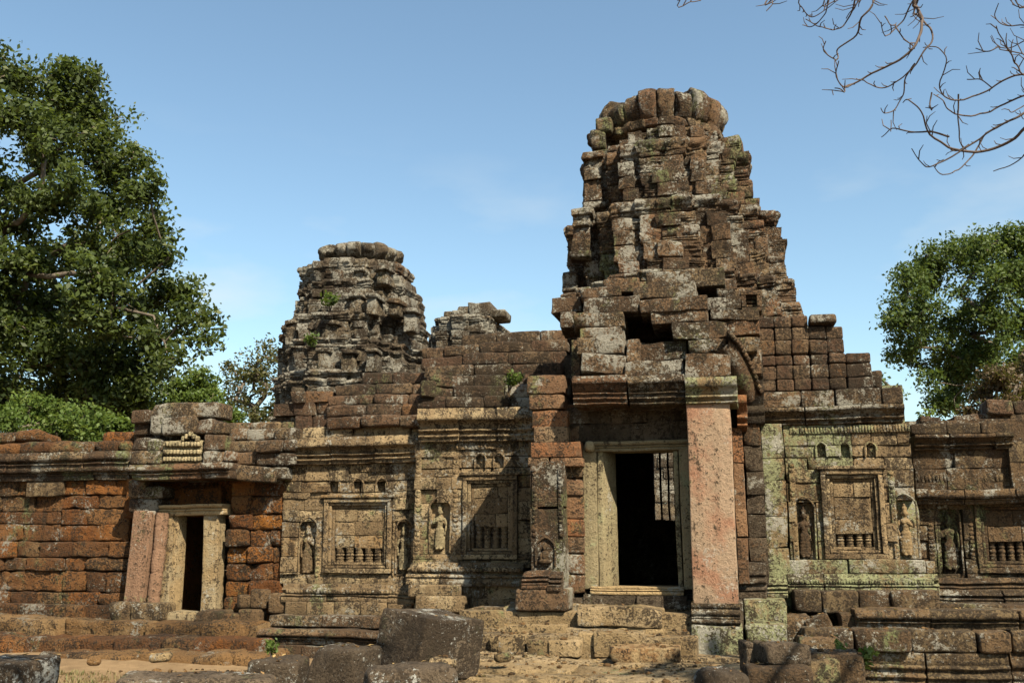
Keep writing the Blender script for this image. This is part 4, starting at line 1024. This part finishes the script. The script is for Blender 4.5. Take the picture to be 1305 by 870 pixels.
def loose(name, label, px0, py0, px1, py1, v, depth, mat, cat='stone slab', group=None, r=.022, amp=.022, ang=0.0, tilt=(0, 0), drop=0.0, seg=.06, base_z=None):
    u0, u1, z0, z1 = rect(px0, py0, px1, py1, v)
    z0 -= drop
    if base_z is not None: z0 = base_z
    t = Thing.__new__(Thing)
    mb = MB(seg=.045, amp=amp, hi=.010, low=.03); mb.carve = .010
    mb.block((0, 0, (z1 - z0) / 2), (u1 - u0, depth, z1 - z0), r=r, chip=1, tilt=tilt, ang=ang)
    o = mb.build(name, mat)
    o.location = tow((u0 + u1) / 2, v + SH + depth / 2, z0); o.rotation_euler = (0, 0, -YAW); tag(o, label, cat, group)
    return o
loose('stone_slab', 'large tan slab lying on top of the steps just below the door sill', 734, 775, 842, 800, -1.25, .55, M['step'], group=GRP)
loose('stone_slab', 'long tan slab lying at the bottom of the steps beside the pillar plinth', 776, 827, 864, 847, -2.25, .5, M['step'], group=GRP)

def path():
    mb = MB(seg=.09, amp=.02, hi=.008, low=.03)
    z = Z(842, -2.2, 760)
    v = -1.2
    while v > -9.5:
        d = rng.uniform(.55, .9); u = U(560, -2.5) - rng.uniform(0, .5) - .1
        while u < U(945, -2.5):
            w = rng.uniform(.6, 1.5)
            mb.block((u + w / 2, v - d / 2, z - .12 + rng.normal(0, .018) - .012 * abs(v + 2)), (w - .012, d - .012, .24), r=.035, chip=.6, ang=rng.normal(0, .03), tilt=(rng.normal(0, .015), rng.normal(0, .012)))
            u += w
        v -= d
    o = mb.build('path', M['step']); o.location = ORG; o.rotation_euler = (0, 0, -YAW); o['kind'] = 'structure'
path()

# loose stones right of the pillar and in the foreground
RB = 'fallen blocks by the pillar'
for lab, a, m, kw in (
    ('mossy block wedged beside the red pillar base', (948, 765, 1000, 794, -.55, .6), 'green', {}),
    ('rounded boulder with moss right of the pillar plinth', (948, 795, 1002, 826, -1.0, .7), 'green', dict(r=.06)),
    ('small carved fragment below the mossy corner blocks', (1000, 784, 1030, 805, -.5, .5), 'brown', {}),
    ('tilted brown block leaning on the platform end', (1028, 786, 1062, 806, -.6, .5), 'brown', dict(tilt=(0, -.35))),
    ('square brown block at the end of the platform course', (1070, 782, 1092, 806, -.5, .5), 'brown', {}),
    ('long flat brown slab lying before the platform', (1022, 802, 1085, 818, -1.0, .6), 'brown', dict(r=.06)),
    ('low brown slab resting near the leafy sprout', (1018, 815, 1066, 830, -1.4, .6), 'brown', {})):
    loose('fallen_block', lab, *a[:4], a[4], a[5], M[m], 'stone block', RB, base_z=max(.0, rect(*a[:5])[2] - .25), **kw)

def boulder(name, label, pxc, py_top, py_bot, Y, size, rotz, mat, r=.05, tilt=(0, 0), amp=.025, group=None, cat='boulder', sink=0.0, chip=1):
    p1 = P(pxc, py_top, Y); p0 = P(pxc, py_bot, Y); h = p1[2] - p0[2]
    z0 = p0[2] - sink; h += sink
    mb = MB(seg=.035, amp=amp, hi=.008, low=.03); mb.carve = .009
    mb.block((0, 0, h / 2), (size[0], size[1], h), r=r, chip=chip, tilt=tilt)
    o = mb.build(name, mat); o.location = (p0[0], p0[1], z0); o.rotation_euler = (0, 0, rotz); tag(o, label, cat, group)
    return o
BG = 'dark blocks in the foreground'
boulder('fallen_block', 'big dark lichen spotted block lying alone at the edge of the steps', 545, 781, 858, 11.6, (.74, .92, .6), R(-42), M['block'], r=.02, tilt=(R(-5), R(6)), amp=.018, group=BG, cat='stone block')
boulder('fallen_block', 'dark upright block with rounded top left of the big lichen block', 436, 822, 872, 10.6, (.60, .55, .5), R(-24), M['block'], r=.06, amp=.02, group=BG, sink=.35, cat='stone block')
boulder('fallen_block', 'low dark block with pale lichen in front of the moss ledge', 352, 838, 872, 10.9, (.52, .5, .4), R(-8), M['block'], r=.05, group=BG, sink=.35, cat='stone block')
boulder('fallen_block', 'flat black slab sloping along the bottom before the laterite steps', 250, 860, 875, 10.2, (1.5, .7, .3), R(6), M['block'], r=.08, group=BG, sink=.4, cat='stone block')
boulder('fallen_block', 'black squared stone in the corner before the laterite wall', 8, 836, 875, 9.6, (.62, .6, .5), R(-14), M['block'], r=.06, group=BG, sink=.45, cat='stone block')
boulder('fallen_block', 'grey flat stone just under the big lichen block', 520, 848, 875, 9.4, (.8, .5, .3), R(12), M['block'], r=.08, group=BG, sink=.3, cat='stone block')
boulder('fallen_block', 'smooth dark rounded stone lying before the pillar plinth', 918, 852, 878, 9.6, (.46, .5, .3), R(8), M['block'], r=.10, group=BG, sink=.3)
boulder('fallen_block', 'thin upright dark stone standing by the pillar plinth', 953, 814, 872, 10.6, (.12, .3, .4), R(5), M['block'], r=.04, group=BG, sink=.3)
boulder('fallen_block', 'dark rounded stone perched on top of the front right heap', 993, 821, 848, 10.4, (.46, .45, .3), R(10), M['block'], r=.05, group=BG)
boulder('fallen_block', 'brown base stone under the perched stone of the front right heap', 988, 846, 876, 10.3, (.62, .6, .3), R(-6), M['brown'], r=.07, group=BG, sink=.35)
boulder('fallen_block', 'tan worn block beside the perched stone of the heap', 1030, 836, 876, 10.8, (.42, .6, .3), R(15), M['brown'], r=.04, group=BG, sink=.35)
boulder('fallen_block', 'brown block with a pale ring beside the leafy sprout', 1062, 828, 876, 10.9, (.56, .6, .4), R(-12), M['brown'], r=.05, group=BG, sink=.35)

SH = 0.0
# ================================================================== vegetation
def leaf_mesh(name, cents, rads, n_per, size, mat, parent, origin, up=.5, flat=.75):
    C_, D_, T_ = [], [], []
    for c, r_ in zip(cents, rads):
        n = max(6, int(n_per * rng.uniform(.7, 1.3)))
        q = rng.normal(0, 1, (n, 3)); q /= np.linalg.norm(q, axis=1, keepdims=True); q *= (rng.random((n, 1)) ** .6) * r_ * 1.25
        q[:, 2] *= flat; C_.append(q + c); D_.append(q / r_)
        t = rng.random((n, 3)); t[:, 0] = t[:, 0] * .4 + rng.random() * .6; t[:, 1] = t[:, 1] * .7 + rng.random() * .3; T_.append(t)
    c = np.concatenate(C_); d = np.concatenate(D_); t = np.concatenate(T_); n = len(c)
    nrm = rng.normal(0, .8, (n, 3)) + d * .15 + np.array([0, 0, up]); nrm /= np.linalg.norm(nrm, axis=1, keepdims=True)
    ax = rng.normal(0, 1, (n, 3)); ax -= nrm * (ax * nrm).sum(1, keepdims=True); ax /= np.linalg.norm(ax, axis=1, keepdims=True)
    bx = np.cross(nrm, ax); s = size * rng.uniform(.65, 1.35, (n, 1)); w = s * .27
    v = np.stack([c - ax * s * .5, c - bx * w + nrm * w * .35, c + ax * s * .5, c + bx * w + nrm * w * .35], 1).reshape(-1, 3) - origin
    f = np.arange(4 * n).reshape(-1, 4)
    return mesh_obj(name, v, f, mat, parent, np.repeat(t, 4, 0), smooth=False)
def tree(name, label, base, fork, blobs, Y, leaf, nclump, nleaf, lsize, r0, group='trees behind the walls', dy=1.0, crad=.42, limbs=True, cat='tree', bark='bark'):
    """blobs: photo position and radius of crown masses; base/fork: world points"""
    base = np.array(base, float); fork = np.array(fork, float); o = bpy.data.objects.new(name, None); COL.objects.link(o)
    o.location = base; tag(o, label, cat, group)
    nodes = [base, base * .5 + fork * .5 + np.array([.15, .1, 0]), fork]; par = [-1, 0, 1]; use = [0, 0, 0]
    bl = []
    for px, py, r_ in blobs:
        y = Y + rng.uniform(-1, 1) * dy; bl.append((P(px, py, y), r_ * y / F))
    bl.sort(key=lambda q: np.linalg.norm(q[0] - fork))
    def attach(p, wig=.12):
        A = np.array(nodes[1:]); dist = np.linalg.norm(A - p, axis=1) + .25 * np.linalg.norm(A - fork, axis=1)
        k = int(np.argmin(dist)) + 1; a = nodes[k]; ln = np.linalg.norm(p - a); m = max(2, int(ln / .55)); prev = k
        sag = rng.normal(0, wig, 3) * ln
        for i in range(1, m + 1):
            t = i / m; nodes.append(a + (p - a) * t + sag * math.sin(math.pi * t) + rng.normal(0, .03, 3) * min(ln, 1)); par.append(prev); use.append(0); prev = len(nodes) - 1
    cents, rads = [], []
    for c, r_ in bl:
        attach(c)
    for c, r_ in bl:
        k = max(3, int(nclump * (r_ ** 2)))
        for _ in range(k):
            q = rng.normal(0, 1, 3); q /= np.linalg.norm(q); q *= rng.random() ** .4 * r_; q[2] *= .85
            p = c + q; cents.append(p); rads.append(crad * rng.uniform(.6, 1.35))
            attach(p, .1); use[-1] = 1
    w = np.array(use, float) + 0.0
    for i in range(len(nodes) - 1, 0, -1): w[par[i]] += w[i]
    rad = r0 * np.sqrt(np.maximum(w, 1) / max(w[0], 1))
    rad = np.maximum(rad, .012)
    mb = MB(); kids = {}
    for i in range(1, len(nodes)): kids.setdefault(par[i], []).append(i)
    N_ = np.array(nodes)
    big = MB()
    done = set()
    for i in range(len(nodes)):
        for k in kids.get(i, []):
            main = max(kids[i], key=lambda q: w[q])
            if k == main and i != 0 and par[i] >= 0: continue
            chain = [i, k]
            while chain[-1] in kids: chain.append(max(kids[chain[-1]], key=lambda q: w[q]))
            rr = rad[chain].copy(); rr[0] = min(rr[0], rr[1] * 1.15); big.tube(N_[chain], rr, 7 if rr[0] > .05 else 4)
    big.build('trunk', M[bark], o, base=base, warp=False)
    if mb.v: mb.build('limbs', M[bark], o, base=base, warp=False)
    leaf_mesh('crown', cents, rads, nleaf, lsize, M[leaf], o, base)
    return o
BT = [(98, 105, 40), (62, 118, 42), (18, 92, 34), (125, 150, 38), (95, 175, 48), (45, 170, 38), (10, 150, 30), (150, 205, 40), (185, 245, 34), (140, 255, 44), (90, 250, 48), (200, 290, 30), (178, 325, 42), (215, 325, 24),
      (130, 320, 46), (60, 330, 40), (20, 250, 30), (20, 400, 50), (80, 400, 50), (140, 390, 46), (195, 385, 38), (235, 372, 26), (252, 405, 26), (262, 425, 16), (205, 425, 30), (160, 445, 46), (100, 455, 52), (40, 460, 54),
      (190, 470, 24), (145, 495, 44), (85, 510, 48), (25, 515, 48), (180, 505, 30), (215, 455, 22), (170, 520, 34), (120, 530, 36), (120, 350, 40), (60, 210, 30), (30, 350, 40), (175, 400, 30), (10, 285, 36), (45, 260, 30), (-10, 340, 40), (-30, 120, 45), (-40, 220, 50), (-40, 420, 60), (-50, 320, 50), (-30, 510, 50)]
tree('broadleaf_tree', 'very tall dark broadleaf tree towering behind the laterite wall', (*P(-60, 735, 27)[:2], 0), P(-40, 420, 27), BT, 26, 'leaf_big', 26, 92, .16, .26, dy=2.2, crad=.44)
tree('leafy_sapling', 'bright green bushy tree low in front of the tall broadleaf tree', (*P(70, 735, 22)[:2], 0), P(70, 600, 22), [(20, 545, 32), (70, 540, 36), (115, 545, 32), (148, 555, 26), (-20, 540, 34), (40, 520, 24)], 22, 'leaf_bright', 50, 110, .11, .10, dy=.8, crad=.30)
tree('small_tree', 'fresh light green small tree behind the side doorway', (*P(238, 735, 30)[:2], 0), P(238, 560, 30), [(222, 505, 24), (250, 495, 24), (272, 515, 22), (238, 525, 26), (205, 525, 20), (285, 535, 22), (255, 480, 12)], 30, 'leaf_bright', 50, 100, .13, .12, dy=.8, crad=.32)
tree('small_tree', 'olive brown thin leaved tree beside the rear tower', (*P(325, 735, 33)[:2], 0), P(322, 560, 33), [(325, 465, 20), (345, 455, 16), (310, 485, 22), (340, 490, 24), (300, 510, 18), (325, 520, 22), (350, 520, 18), (335, 445, 10), (295, 470, 10)], 33, 'leaf_olive', 30, 60, .13, .14, dy=.8, crad=.34)
RT = [(1255, 320, 22), (1230, 325, 24), (1200, 330, 26), (1280, 315, 26), (1305, 310, 26), (1180, 355, 26), (1155, 360, 22), (1145, 395, 20), (1165, 410, 24), (1150, 440, 20), (1135, 415, 12), (1160, 460, 16), (1195, 440, 26), (1205, 470, 26), (1185, 485, 14), (1215, 500, 24), (1240, 470, 22), (1230, 440, 18),
      (1225, 375, 10), (1265, 440, 18), (1290, 420, 24), (1270, 360, 20), (1300, 360, 24), (1200, 390, 12), (1290, 470, 24), (1210, 520, 16), (1245, 345, 18), (1330, 340, 34), (1335, 400, 34), (1330, 460, 36), (1195, 515, 12), (1175, 380, 14), (1240, 400, 24), (1268, 400, 26), (1220, 415, 20), (1250, 455, 20), (1290, 345, 24)]
tree('spreading_tree', 'tall spreading green tree beyond the right gallery wall', (*P(1262, 735, 40)[:2], 0), P(1258, 480, 40), [(a, b, c * 1.12) for a, b, c in RT], 40, 'leaf_right', 20, 100, .17, .20, dy=2.2, crad=.52)
tree('dry_shrub_tree', 'rusty brown dry foliage tree low behind the right wall', (*P(1290, 735, 34)[:2], 0), P(1280, 540, 34), [(1275, 480, 22), (1295, 495, 26), (1255, 505, 20), (1285, 520, 26), (1240, 525, 16), (1310, 470, 24), (1262, 530, 18)], 34, 'leaf_dry', 40, 90, .13, .14, dy=.6, crad=.34)
tree('small_tree', 'slender sparse tree peeping over the broken right roof edge', (*P(1128, 735, 36)[:2], 0), P(1128, 560, 36), [(1125, 485, 12), (1140, 500, 10), (1110, 480, 8), (1180, 535, 14)], 36, 'leaf_bright', 26, 26, .17, .08, dy=.4, crad=.3)

def sprout(name, label, base, h, n, mat, lsize, lean=(0, 0), group='small plants in the ruins'):
    o = bpy.data.objects.new(name, None); COL.objects.link(o); o.location = base; tag(o, label, 'plant', group)
    mb = MB(); cs, rs = [], []
    for i in range(n):
        a = rng.uniform(0, 6.28); tip = np.array([math.cos(a) * h * .4 + lean[0], math.sin(a) * h * .35 + lean[1], h * rng.uniform(.6, 1.05)])
        pts = np.array([np.array([0, 0, 0]) + tip * t + np.array([0, 0, .12 * h * math.sin(t * 3.1)]) for t in np.linspace(0, 1, 6)])
        mb.tube(pts, np.linspace(.008, .003, 6), 4)
        for q in pts[2:]: cs.append(q + np.array(base)); rs.append(lsize * .8)
    mb.build('stem', M['twig'], o, warp=False)
    leaf_mesh('leaves', cs, rs, 6, lsize, M[mat], o, np.array(base, float))
    return o
sprout('leafy_sprout', 'broad leaved green sprout beside the platform end in front', P(1092, 872, 11.2), .42, 6, 'leaf_bright', .10)
sprout('leafy_sprout', 'little green plant rooted under the moss ledge', P(345, 838, 12.2), .17, 5, 'leaf_bright', .06)
sprout('leafy_sprout', 'green fern trailing from the left roof stones beside the porch', tow(*((lambda q: (q[0], 1.3, q[1]))(loc(648, 500, 1.3)))), .34, 7, 'leaf_bright', .075, (.1, -.1))
sprout('leafy_sprout', 'tiny yellow green plant in a niche of the rear tower', tow(*((lambda q: (q[0], 7.3, q[1]))(loc(421, 397, 7.3)))), .42, 5, 'leaf_bright', .12, (0, -.2))
sprout('leafy_sprout', 'tiny plant low on the rear tower ledge', tow(*((lambda q: (q[0], 7.0, q[1]))(loc(398, 446, 7.0)))), .32, 4, 'leaf_bright', .11, (0, -.2))

# bare tree: trunk outside the picture at the right, its twigs hanging into the top corner
def bare_tree():
    root = bpy.data.objects.new('bare_tree', None); COL.objects.link(root)
    tb = np.array([7.4, 7.2, -.1]); root.location = tb; tag(root, 'leafless tree whose thin dry twigs hang across the top corner of the sky', 'tree', None)
    def z8(x, y, Y): return P(860 + x * .341, y * .341, Y)
    hi = np.array([5.8, 4.2, 9.6]); side_ = np.array([6.2, 6.9, 6.3]); crotch = np.array([7.1, 7.15, 4.6])
    tr = MB(); tr.tube([tb, (7.3, 7.2, 2.2), crotch, (6.9, 7.1, 6.5), (6.6, 7.0, 8.6)], [.24, .19, .16, .12, .07], 12)
    tr.tube([crotch + np.array([-.1, 0, 1.2]), (6.6, 7.0, 6.2), side_], [.09, .07, .05], 8); tr.tube([(6.8, 7.05, 7.4), (6.3, 5.8, 9.0), hi, (5.2, 4.0, 10.0)], [.09, .075, .05, .025], 8)
    LN = [([(930, -60), (930, 0), (925, 60), (905, 140), (875, 200), (830, 235), (760, 260), (690, 285), (655, 300), (610, 285), (605, 250)], 'h', .020),
          ([(935, -40), (930, 30), (950, 100), (945, 170), (910, 220), (880, 260), (840, 290), (800, 300), (740, 290), (700, 300)], 'h', .012),
          ([(880, 260), (860, 290), (865, 340), (840, 390), (800, 405), (770, 405)], None, .008), ([(690, 285), (655, 300), (640, 340), (610, 360), (580, 355)], None, .008), ([(590, 340), (592, 355)], None, .005),
          ([(905, -50), (890, 0), (870, 50), (825, 95), (785, 120), (755, 95)], 'h', .012), ([(825, 95), (830, 150), (850, 190), (885, 200)], None, .008), ([(790, 60), (805, 90), (825, 92)], None, .006),
          ([(722, -60), (722, 0), (720, 50), (685, 90), (680, 130), (630, 155), (630, 190), (600, 215), (550, 212), (548, 185)], 'h', .014),
          ([(672, -60), (670, 0), (665, 40), (640, 75), (600, 95), (540, 105), (470, 100)], 'h', .012), ([(572, -50), (570, 0), (565, 50), (530, 75), (490, 70)], 'h', .009), ([(690, -30), (690, 20), (660, 45), (640, 75)], 'h', .007),
          ([(365, -40), (360, 0), (350, 40), (330, 68)], 'h', .009), ([(480, -30), (490, 20), (530, 38), (575, 20), (600, 10)], 'h', .008), ([(560, -5), (590, 8), (615, -3)], 'h', .008),
          ([(1420, 380), (1305, 430), (1240, 465), (1180, 490), (1100, 540), (1000, 590), (940, 605), (870, 562)], 's', .016), ([(1420, 440), (1305, 490), (1260, 525), (1210, 545), (1100, 540), (1010, 520), (940, 495), (900, 440), (850, 400), (845, 390)], 's', .022),
          ([(1045, 370), (1060, 450), (1090, 520), (1100, 540)], None, .009), ([(1400, 290), (1305, 300), (1230, 305), (1180, 330), (1100, 350), (1030, 345), (985, 320), (990, 250), (960, 210), (920, 190)], 's', .012),
          ([(1400, 340), (1305, 355), (1240, 380), (1150, 415), (1060, 425), (1000, 420), (975, 400), (955, 365)], 's', .013), ([(1400, 230), (1305, 220), (1260, 200), (1210, 180), (1175, 125)], 's', .011), ([(1210, 180), (1160, 195), (1125, 180)], None, .007),
          ([(1380, 90), (1305, 80), (1250, 65), (1210, 40), (1200, 15)], 's', .009), ([(1380, 530), (1305, 575), (1250, 620), (1200, 630)], 's', .010), ([(1240, 465), (1180, 490), (1140, 560), (1080, 620), (1000, 655), (950, 635)], None, .011),
          ([(1305, 290), (1290, 270), (1270, 230), (1240, 200), (1230, 170)], None, .008), ([(985, 320), (975, 370), (960, 410), (930, 420)], None, .008), ([(810, 490), (810, 445)], None, .006), ([(1010, 520), (930, 515), (860, 510), (815, 485), (785, 497)], None, .010),
          ([(1100, 540), (1060, 560), (1030, 560)], None, .006), ([(1330, 10), (1290, 25), (1260, 15)], 's', .007), ([(1370, 160), (1305, 165), (1260, 175), (1225, 155)], 's', .009), ([(1180, 330), (1140, 300), (1090, 300)], None, .006), ([(1305, 400), (1260, 420), (1245, 410)], None, .006), ([(20, -10), (60, 5), (100, 2)], 'h', .007)]
    bt = MB()
    for pts, lk, r_ in LN:
        Y = 7 + rng.uniform(-.5, .5); q = [z8(x, y, Y) for x, y in pts]
        n = len(q)
        for i in range(n): q[i] = q[i] + np.array([0, .12 * math.sin(i * .9 + Y * 5), 0]) if n > 3 else q[i]
        if lk == 'h':
            q = [hi + np.array([(q[0][0] - hi[0]) * .75, (q[0][1] - hi[1]) * .6, .15])] + [hi * .12 + q[0] * .88 + np.array([0, 0, .25])] + q if q[0][0] < 5.2 else [hi] + q
        if lk == 's': q = [side_] + [side_ * .45 + q[0] * .55 + np.array([0, 0, .1])] + q
        q = np.array(q); m = len(q); tt = np.linspace(0, m - 1, (m - 1) * 5 + 1)
        cr = []
        for t in tt:
            i = min(int(t), m - 2); f = t - i; p0, p1, p2, p3 = q[max(i - 1, 0)], q[i], q[i + 1], q[min(i + 2, m - 1)]
            cr.append(.5 * ((2 * p1) + (p2 - p0) * f + (2 * p0 - 5 * p1 + 4 * p2 - p3) * f * f + (3 * p1 - p0 - 3 * p2 + p3) * f ** 3))
        cr = np.array(cr); cr += .012 * vnoise3(cr * 4.0, 4) + .009 * vnoise3(cr * 14.0, 5)
        bt.tube(cr, np.linspace(r_ * .75, .0035, len(cr)), 6)
        for i in range(4, len(cr) - 1):
            if rng.random() < .30:
                d = cr[i] - cr[i - 1]; d /= np.linalg.norm(d); s_ = rng.normal(0, 1, 3); s_[2] = abs(s_[2]) * .9; s_ -= d * (s_ @ d); s_ /= np.linalg.norm(s_)
                ln = rng.uniform(.04, .17); e = cr[i] + (d * .5 + s_ * .8) * ln
                bt.tube([cr[i], cr[i] * .5 + e * .5 + d * .15 * ln, e], [.0045, .0038, .0025], 4)
    tr.build('trunk', M['bark'], root, base=tb, warp=False); bt.build('branches', M['twig'], root, base=tb, warp=False)
bare_tree()

# leafy tree behind the viewpoint: out of the picture, its crown shades the front stones
def shade_tree():
    o = bpy.data.objects.new('leafy_tree', None); COL.objects.link(o); b = np.array([3.6, -3.4, -.1]); o.location = b
    tag(o, 'leafy tree standing behind the viewpoint and shading the front stones', 'tree')
    mb = MB(); mb.tube([b, (3.5, -3.3, 2.5), (3.3, -2.9, 5.2), (3.0, -2.0, 7.5)], [.26, .21, .17, .12], 12)
    cs, rs = [], []
    for c, r_ in (((-2.0, 2.5, 8.4), 1.1), ((-3.4, 2.6, 8.6), 1.1), ((-.7, 2.6, 8.3), 1.0), ((6.9, 5.4, 8.2), .85), ((6.0, 5.6, 8.2), .6), ((7.6, 5.6, 8.0), .6), ((4.6, 2.8, 8.6), 1.0), ((3.0, -.8, 9.0), 1.4), ((4.2, -2.8, 9.2), 1.5), ((2.2, -3.4, 9.0), 1.4)):
        c = np.array(c); k0 = np.array([3.0, -2.0, 7.4]); md = (k0 + c) / 2 + np.array([0, 0, -.35])
        mb.tube([k0, md, c], [.09, .06, .03], 6)
        for _ in range(int(26 * r_ ** 2)):
            q = rng.normal(0, 1, 3); q *= r_ * rng.random() ** .5 / np.linalg.norm(q); q[2] *= .5; cs.append(c + q); rs.append(.32)
    mb.build('trunk', M['bark'], o, base=b, warp=False); leaf_mesh('crown', cs, rs, 55, .16, M['leaf_big'], o, b)
shade_tree()

# dry grass on the sandy ground
def grass():
    V, T_ = [], []
    n = 2600; x = rng.uniform(-8.5, -1.2, n); y = rng.uniform(10.3, 14.6, n)
    k = vnoise(np.stack([x * .9, y * .9, 0 * x], 1), 8) + .35 * rng.normal(0, 1, n) > .25
    for X, Y in zip(x[k], y[k]):
        for _ in range(7):
            a = rng.uniform(0, 6.28); h = rng.uniform(.02, .075); l = h * rng.uniform(.3, 1.2); b = np.array([X, Y, -.13]) + rng.normal(0, .025, 3) * np.array([1, 1, 0])
            t = b + np.array([math.cos(a) * l, math.sin(a) * l, h + .03]); m = (b + t) / 2 + np.array([0, 0, .2 * h]); w = np.array([-math.sin(a), math.cos(a), 0]) * .004
            V += [b - w, b + w, m + w, m - w, m - w, m + w, t + w * .3, t - w * .3]; T_.append(rng.random(3))
    f = np.arange(len(V)).reshape(-1, 4)
    o = mesh_obj('dry_grass', np.array(V), f, M['straw'], None, np.repeat(np.array(T_), 8, 0)); tag(o, 'short dry grass on the sandy ground before the laterite steps', 'grass', None, 'stuff')
grass()
# small stones lying about
for i, (px, py, Y, w, m, lab) in enumerate(((205, 846, 12.6, .30, 'step', 'small grey stone in the dry grass below the laterite steps'), (118, 852, 12.2, .16, 'earth', 'little laterite lump on the sand near the black corner stone'), (410, 862, 11.2, .22, 'step', 'small tan stone wedged between the two dark foreground blocks'),
      (566, 852, 11.0, .26, 'step', 'pale chip of stone beside the right foot of the big lichen block'), (640, 846, 12.2, .20, 'step', 'loose chip on the paving before the broken steps'))):
    boulder('small_stone', lab, px, py - 12, py, Y, (w, w * .8, .1), rng.uniform(0, 3), M[m], r=.05, group='small loose stones', cat='stone')

# leaf litter lying on the steps and the sand
def litter():
    V, T_ = [], []
    dg = bpy.context.evaluated_depsgraph_get(); dg.update()
    for _ in range(1500):
        x = rng.uniform(-9, 6.5); y = rng.uniform(9.5, 14.6)
        hit, p_, nrm, *_r = S.ray_cast(dg, Vector((x, y, 1.25)), Vector((0, 0, -1)), distance=2.0)
        if not hit or nrm.z < .75 or p_.z > 1.0: continue
        a = rng.uniform(0, 6.28); l = rng.uniform(.02, .05); d = np.array([math.cos(a), math.sin(a), rng.normal(0, .15)]); e = np.array([-math.sin(a), math.cos(a), rng.normal(0, .2)])
        c = np.array(p_) + np.array([0, 0, .008]); V += [c - d * l, c - e * l * .4 + (0, 0, .006), c + d * l, c + e * l * .4 + (0, 0, .006)]; T_.append(rng.random(3))
    o = mesh_obj('fallen_leaves', np.array(V), np.arange(len(V)).reshape(-1, 4), M['litter'], None, np.repeat(np.array(T_), 4, 0)); tag(o, 'dry fallen leaves scattered over the steps and the sand', 'leaves', None, 'stuff')
litter()

# gravel and grit on the sand and the paving
def gravel():
    mb = MB(amp=.0); dg = bpy.context.evaluated_depsgraph_get(); dg.update(); n = 0
    for _ in range(2600):
        x = rng.uniform(-9, 5.5); y = rng.uniform(10.2, 15.0)
        hit, p_, nrm, *_r = S.ray_cast(dg, Vector((x, y, .75)), Vector((0, 0, -1)), distance=2.0)
        if not hit or nrm.z < .7: continue
        r_ = .008 + .03 * rng.random() ** 4
        mb.lathe(np.array(p_) + np.array([0, 0, r_ * .3]), [(r_ * math.sin(t), -r_ * .7 * math.cos(t)) for t in (.2, .9, 1.6, 2.3, 2.95)], 6, rng.uniform(.7, 1.4), rng.uniform(.6, 1.1))
    o = mb.build('gravel', M['earth'], warp=False); tag(o, 'loose gravel and grit strewn over the sand and the paving', 'gravel', None, 'stuff')
gravel()
